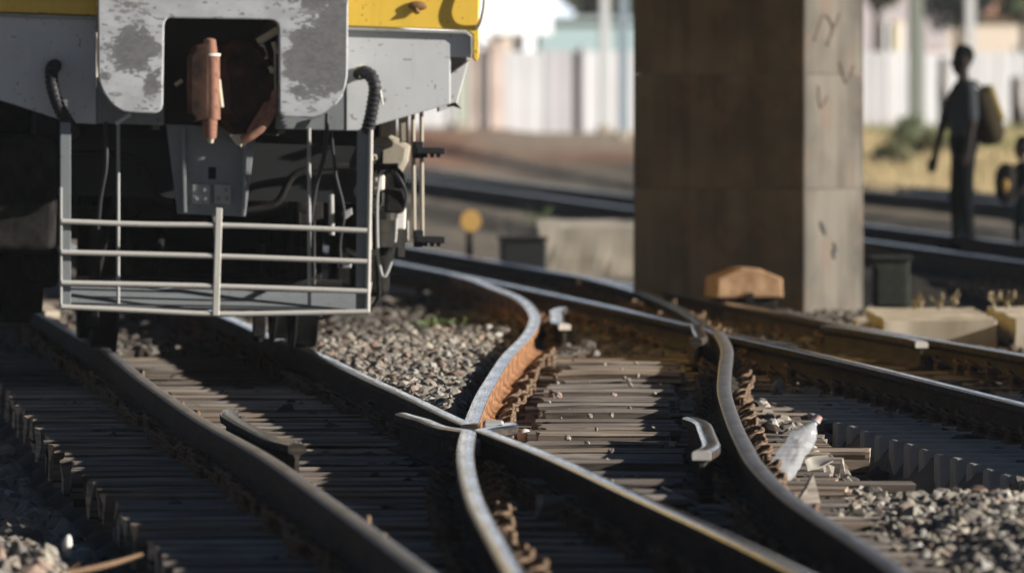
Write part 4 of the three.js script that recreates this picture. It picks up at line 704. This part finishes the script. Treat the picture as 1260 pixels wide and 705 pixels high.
// ---------------------------------------------------------------- beyond the tracks: wall, buildings, masts, trees
{
  const F = 260, s = F / 14000, gX = (p, d = F) => (p - 630) / 14000 * d, base = ground(3, 262) - 0.02;
  const fence = thing('concrete_fence', 'long white precast concrete fence across the back of the yard', 'fence', [4, base, -F], 0.32);
  const cols = [[0.60, 0.60, 0.61], [0.56, 0.555, 0.56], [0.64, 0.64, 0.65], [0.50, 0.49, 0.505], [0.59, 0.60, 0.61]].map((c) => mapped(64, 128, blotch(c, c.map((v) => v * 0.85), 4, 7 + c[0] * 40, 0.8), 0.6, 1.8, 0.9));
  const pg = [0, 1, 2].map((k) => rb(0.44, 1.86 + k * 0.02, 0.07, 0, 0.93, 0, 0.02));
  const post = rb(0.13, 2.0, 0.14, 0, 1.0, 0, 0.02);
  for (let i = -30; i < 26; i++) {
    const x = i * 0.46, m = mesh('panel', pg[Math.floor(rnd() * 3)], x > 8.3 ? cols[rnd() < 0.6 ? 3 : 1] : cols[Math.floor(rnd() * 5)], fence); m.position.set(x, 0, R(-0.03, 0.03));
    if (i % 6 === 0) mesh('post', post, cols[3], fence).position.set(x + 0.23, 0, 0.06);
  }
  const pink = mapped(64, 64, blotch([0.50, 0.40, 0.35], [0.62, 0.52, 0.46], 4, 47), 0.6, 0.6, 0.9);
  const gp = (label, p, w, h, d = 250) => { const o = thing('gate_pillar', label, 'pillar', [gX(p, d), ground(gX(p, d), d) - 0.05, -d], 0.3); mesh('shaft', rb(w, h, w, 0, h / 2, 0, 0.02), pink, o); mesh('cap', rb(w + 0.1, 0.1, w + 0.1, 0, h + 0.05, 0, 0.02), pink, o); };
  gp('pinkish gate pillar between the railcar and the white fence', 609, 0.34, 1.85); gp('pinkish gate pillar half hidden by the right edge of the railcar', 585, 0.3, 1.7);

  const mast = (name, label, p, d, w, mat, h = 7) => { const o = thing(name, label, 'mast', [gX(p, d), ground(gX(p, d), d) - 0.05, -d], 0.2); mesh('shaft', [bx(w, h, 0.02, 0, h / 2, w / 2 - 0.01), bx(w, h, 0.02, 0, h / 2, -w / 2 + 0.01), bx(0.02, h, w - 0.045, 0, h / 2, 0)], mat, o); mesh('footing', rb(w * 1.6, 0.25, w * 1.6, 0, 0.1, 0, 0.03), M.concrete, o); };
  mast('catenary_mast', 'grey green steel mast standing in shrubs right of the pillar', 1128, 215, 0.24, std([0.20, 0.22, 0.18], 0.8));
  mast('catenary_mast', 'pale steel mast directly behind the walking figure\'s head', 1194, 245, 0.2, std([0.55, 0.55, 0.55], 0.7));
  mast('catenary_mast', 'pale mast in front of the white fence, left of the pillar', 744, 255, 0.2, std([0.58, 0.60, 0.60], 0.7));
  mast('catenary_mast', 'blue grey mast close against the dark pillar edge', 767, 238, 0.18, std([0.25, 0.31, 0.36], 0.7));
  mast('catenary_mast', 'pale green mast rising just behind the corner of the railcar', 568, 245, 0.26, std([0.50, 0.53, 0.45], 0.7));

  // buildings
  const white = mapped(64, 64, blotch([0.80, 0.82, 0.82], [0.86, 0.88, 0.89], 4, 3), 3, 3, 0.8), beige = mapped(128, 128, blotch([0.46, 0.40, 0.33], [0.56, 0.49, 0.41], 4, 5), 3, 3, 0.95), glass = std([0.04, 0.06, 0.07], 0.2), teal = std([0.33, 0.44, 0.45], 0.8), tile = std([0.42, 0.22, 0.15], 0.9);
  const wh = thing('warehouse', 'big white warehouse with shaded beige porch behind the white fence', 'warehouse', [1.5, 0.5, -330], 0);
  mesh('wall', rb(22, 3.0, 0.3, -11, 1.5, -3, 0.02), beige, wh);
  mesh('roof', rb(22.6, 3.6, 8, -11.3, 4.45, -4.6, 0.08), white, wh);
  for (const p of [-0.75, -2.3, -4.2, -6.1]) mesh('column', rb(0.36, 2.65, 0.36, p, 1.32, -0.85, 0.03), white, wh);
  wh.rotation.y = 0.55;
  const bb = thing('shed', 'blue grey shed beside the white warehouse under dark trees', 'shed', [3.4, 0.4, -395], 0.3);
  mesh('wall', rb(5.2, 3.5, 5, 0, 1.75, -2.5, 0.03), teal, bb); mesh('roof', rb(5.6, 0.2, 5.6, 0, 3.6, -2.5, 0.05), std([0.3, 0.36, 0.36], 0.8), bb); mesh('door', rb(1.2, 2.2, 0.05, -1, 1.1, 0.04, 0.01), std([0.22, 0.3, 0.31], 0.7), bb);
  const house = (label, x, d, w, h, mat, roofMat, wins) => {
    const o = thing('house', label, 'house', [x, 0.5, -d], 0.35);
    mesh('wall', rb(w, h, 6, 0, h / 2, -3, 0.03), mat, o);
    mesh('roof', new THREE.ExtrudeGeometry(new THREE.Shape([[-3.6, 0], [3.6, 0], [0, 1.5]].map((p) => new THREE.Vector2(...p))), { depth: w + 0.7, bevelEnabled: false }).rotateY(Math.PI / 2).translate(-w / 2 - 0.35, h, -3), roofMat, o);
    for (const [wx, wy, ww, hh] of wins) { const f = mesh('window', [bx(ww + 0.16, 0.08, 0.1, wx, wy + hh / 2 + 0.04, 0.03), bx(ww + 0.16, 0.08, 0.14, wx, wy - hh / 2 - 0.04, 0.04), bx(0.08, hh, 0.1, wx - ww / 2 - 0.04, wy, 0.03), bx(0.08, hh, 0.1, wx + ww / 2 + 0.04, wy, 0.03)], white, o); mesh('pane', rb(ww, hh, 0.02, wx, wy, 0.012, 0.005), glass, f); }
    return o;
  };
  house('beige rendered house behind the fence above the walking figure', 14.0, 335, 3.8, 3.3, beige, tile, [[-2.0 + 3.3, 1.9, 0.5, 0.8]]);
  house('grey lilac house with dark window and cream column right of the pillar', 11.1, 322, 2.7, 4.6, std([0.40, 0.36, 0.37], 0.9), std([0.3, 0.27, 0.25], 0.9), [[-0.32, 2.45, 0.42, 0.9]]);
  const ch = thing('roof_porch', 'small orange tiled porch roof between the two houses', 'porch', [gX(1143, 316), 0.5, -316], 0.3);
  mesh('roof', new THREE.ExtrudeGeometry(new THREE.Shape([[-0.5, 0], [0.5, 0], [0.1, 0.28], [-0.1, 0.28]].map((p) => new THREE.Vector2(...p))), { depth: 0.8, bevelEnabled: true, bevelSize: 0.02, bevelThickness: 0.02, bevelSegments: 1 }).translate(0, 1.9, -0.4), tile, ch); mesh('post', [rod([-0.42, 0, 0.3], [-0.42, 1.9, 0.3], 0.04)], white, ch); mesh('post', [rod([0.42, 0, 0.3], [0.42, 1.9, 0.3], 0.04)], white, ch);
  const pc = thing('cream_column', 'short cream column standing by the lilac house window', 'column', [gX(1103, 315), 0.5, -315], 0.3);
  mesh('shaft', rb(0.28, 2.9, 0.28, 0, 1.45, 0, 0.03), std([0.62, 0.55, 0.40], 0.9), pc); mesh('cap', rb(0.36, 0.08, 0.36, 0, 2.94, 0, 0.02), std([0.62, 0.55, 0.40], 0.9), pc);
  house('long pale house far behind the dark pillar', 6.8, 420, 5, 4.2, std([0.44, 0.42, 0.40], 0.9), tile, [[-1, 2, 0.8, 1], [1, 2, 0.8, 1]]);
  house('low pale cottage at the far right behind the fence', 19.0, 345, 5.2, 4.8, std([0.46, 0.41, 0.40], 0.9), tile, [[-1.6, 2, 0.8, 1]]);

  // trees and shrubs
  const leafMat = (c) => new THREE.MeshPhysicalMaterial({ color: new THREE.Color().setRGB(...c), roughness: 0.95, side: THREE.DoubleSide, transmission: 0.25, thickness: 0 });
  const bark = std([0.09, 0.07, 0.05], 0.95), cache = {};
  function crown(key, rx, ry, n, leaf) {
    if (cache[key]) return cache[key];
    const clumps = []; for (let i = 0; i < 34; i++) { const a = R(0, 6.28), t = R(-0.9, 1), r = Math.sqrt(1 - t * t) * R(0.55, 1); clumps.push([Math.cos(a) * r * rx, t * ry * R(0.7, 1), Math.sin(a) * r * rx, R(0.22, 0.42)]); }
    const pos = []; const q = new THREE.Quaternion(), e = new THREE.Euler();
    for (let i = 0; i < n; i++) { const c = clumps[i % clumps.length], v = V(R(-1, 1), R(-1, 1), R(-1, 1)).normalize().multiplyScalar(c[3] * Math.cbrt(rnd()) * rx); q.setFromEuler(e.set(R(0, 6), R(0, 6), R(0, 6))); const l = leaf * R(0.6, 1.3);
      for (const p of [[-l, 0], [0, -l * 0.45], [l, 0], [-l, 0], [l, 0], [0, l * 0.45]]) { const w = V(p[0], p[1], 0).applyQuaternion(q); pos.push(c[0] + v.x + w.x, c[1] + v.y + w.y, c[2] + v.z + w.z); } }
    const g = new THREE.BufferGeometry(); g.setAttribute('position', new THREE.Float32BufferAttribute(pos, 3)); g.computeVertexNormals(); return cache[key] = g;
  }
  function tree(label, x, d, trunkH, rx, ry, c, key, n = 3600) {
    const t = thing('tree', label, 'tree', [x, ground(x, d) - 0.1, -d], R(0, 6));
    const limbs = [rod([0, 0, 0], [0.1, trunkH, 0.05], 0.16, 0.1)]; for (let i = 0; i < 6; i++) { const a = R(0, 6.28); limbs.push(rod([0.1, trunkH * 0.92, 0.05], [Math.cos(a) * rx * 0.6, trunkH + ry * R(0.4, 1.2), Math.sin(a) * rx * 0.6], 0.07, 0.025, 6)); }
    mesh('trunk', limbs, bark, t); const m = mesh('crown', crown(key, rx, ry, n, 0.13), leafMat(c), t); m.position.set(0, trunkH + ry * 0.85, 0);
  }
  tree('dark tree with low crown between the two houses', 12.2, 312, 3.0, 1.15, 1.3, [0.03, 0.048, 0.035], 'a');
  tree('fresh green tree at the far right above the fence', 13.7, 305, 3.0, 1.0, 1.4, [0.06, 0.095, 0.035], 'b');
  tree('olive tree hanging over the lilac house corner', 10.2, 318, 3.4, 0.8, 1.0, [0.10, 0.115, 0.04], 'c');
  tree('dark green tree above the blue grey shed', 3.0, 412, 3.7, 1.5, 1.6, [0.05, 0.075, 0.03], 'd');
  tree('tall dark tree behind the shed beside the pillar', 4.6, 418, 3.6, 1.5, 1.7, [0.04, 0.065, 0.03], 'd');
  tree('big tree behind the houses at the right', 16.3, 360, 3.4, 2.2, 2.2, [0.04, 0.06, 0.03], 'e', 5200);
  const bush = (label, x, d, r, h, c) => { const t = thing('shrub', label, 'shrub', [x, ground(x, d), -d], R(0, 6)); mesh('stem', [rod([0, 0, 0], [0.05, h, 0], 0.025, 0.01, 6), rod([0, 0, 0], [-0.2 * r, h * 0.8, 0.1], 0.02, 0.008, 6)], bark, t); const m = mesh('foliage', crown('s' + r, r, h * 0.6, 1300, 0.05), leafMat(c), t); m.position.y = h * 0.55; };
  bush('green shrub at the foot of the grey green mast', gX(1122, 205), 205, 0.42, 0.62, [0.10, 0.125, 0.04]);
  bush('low olive shrub left of the grey green mast', gX(1098, 190), 190, 0.36, 0.42, [0.15, 0.155, 0.06]);
  bush('yellowish shrub right of the grey green mast', gX(1146, 200), 200, 0.34, 0.4, [0.17, 0.16, 0.06]);
  const oldPost = (label, p, w, h) => { const o = thing('wooden_post', label, 'post', [gX(p, 254), ground(gX(p, 254), 254) - 0.05, -254], 0.2); mesh('shaft', ruffle(new THREE.CylinderGeometry(w * 0.85, w, h, 9, 6).translate(0, h / 2, 0), 0.02, 5), bark, o); mesh('brace', rod([0, h * 0.75, 0], [0.18, 0.02, 0.25], w * 0.45, w * 0.4, 7), bark, o); };
  oldPost('dark old wooden post against the fence left of the walking figure', 1160, 0.1, 1.75);
  oldPost('dark old wooden post against the fence at the right edge', 1251, 0.14, 1.3);

  // dry grass on the bank
  const bl = new THREE.BufferGeometry(); bl.setAttribute('position', new THREE.Float32BufferAttribute([-0.012, 0, 0, 0.012, 0, 0, 0.02, 0.3, 0.03, 0, 0, -0.012, 0, 0, 0.012, -0.02, 0.26, 0.02], 3)); bl.computeVertexNormals();
  const gr = new THREE.InstancedMesh(bl, new THREE.MeshStandardMaterial({ roughness: 1, side: THREE.DoubleSide }), 24000), o4 = new THREE.Matrix4(), qq = new THREE.Quaternion(), cc = new THREE.Color();
  for (let i = 0; i < 24000; i++) { const d = R(150, 258), x = R(4.6, 14) * d / 258 + 1.2; qq.setFromAxisAngle(V(0, 1, 0), R(0, 6.28)); o4.compose(V(x, ground(x, d) - 0.02, -d), qq, V(1.4, R(0.4, 1.1), 1.4)); gr.setMatrixAt(i, o4); const g2 = noise3(x * 0.7, d * 0.08, 3) > 0.25 ? [0.22, 0.22, 0.09] : [0.50, 0.39, 0.21], b2 = R(0.75, 1.2); gr.setColorAt(i, cc.setRGB(g2[0] * b2, g2[1] * b2, g2[2] * b2)); }
  gr.name = 'dry_grass'; gr.castShadow = gr.receiveShadow = true; scene.add(gr); tag(gr, 'dry yellow grass covering the bank before the fence', 'grass', null, 'stuff');
}

scene.fog = new THREE.FogExp2(new THREE.Color(0.9, 0.95, 1.0), 0.00013);
renderer.render(scene, camera);
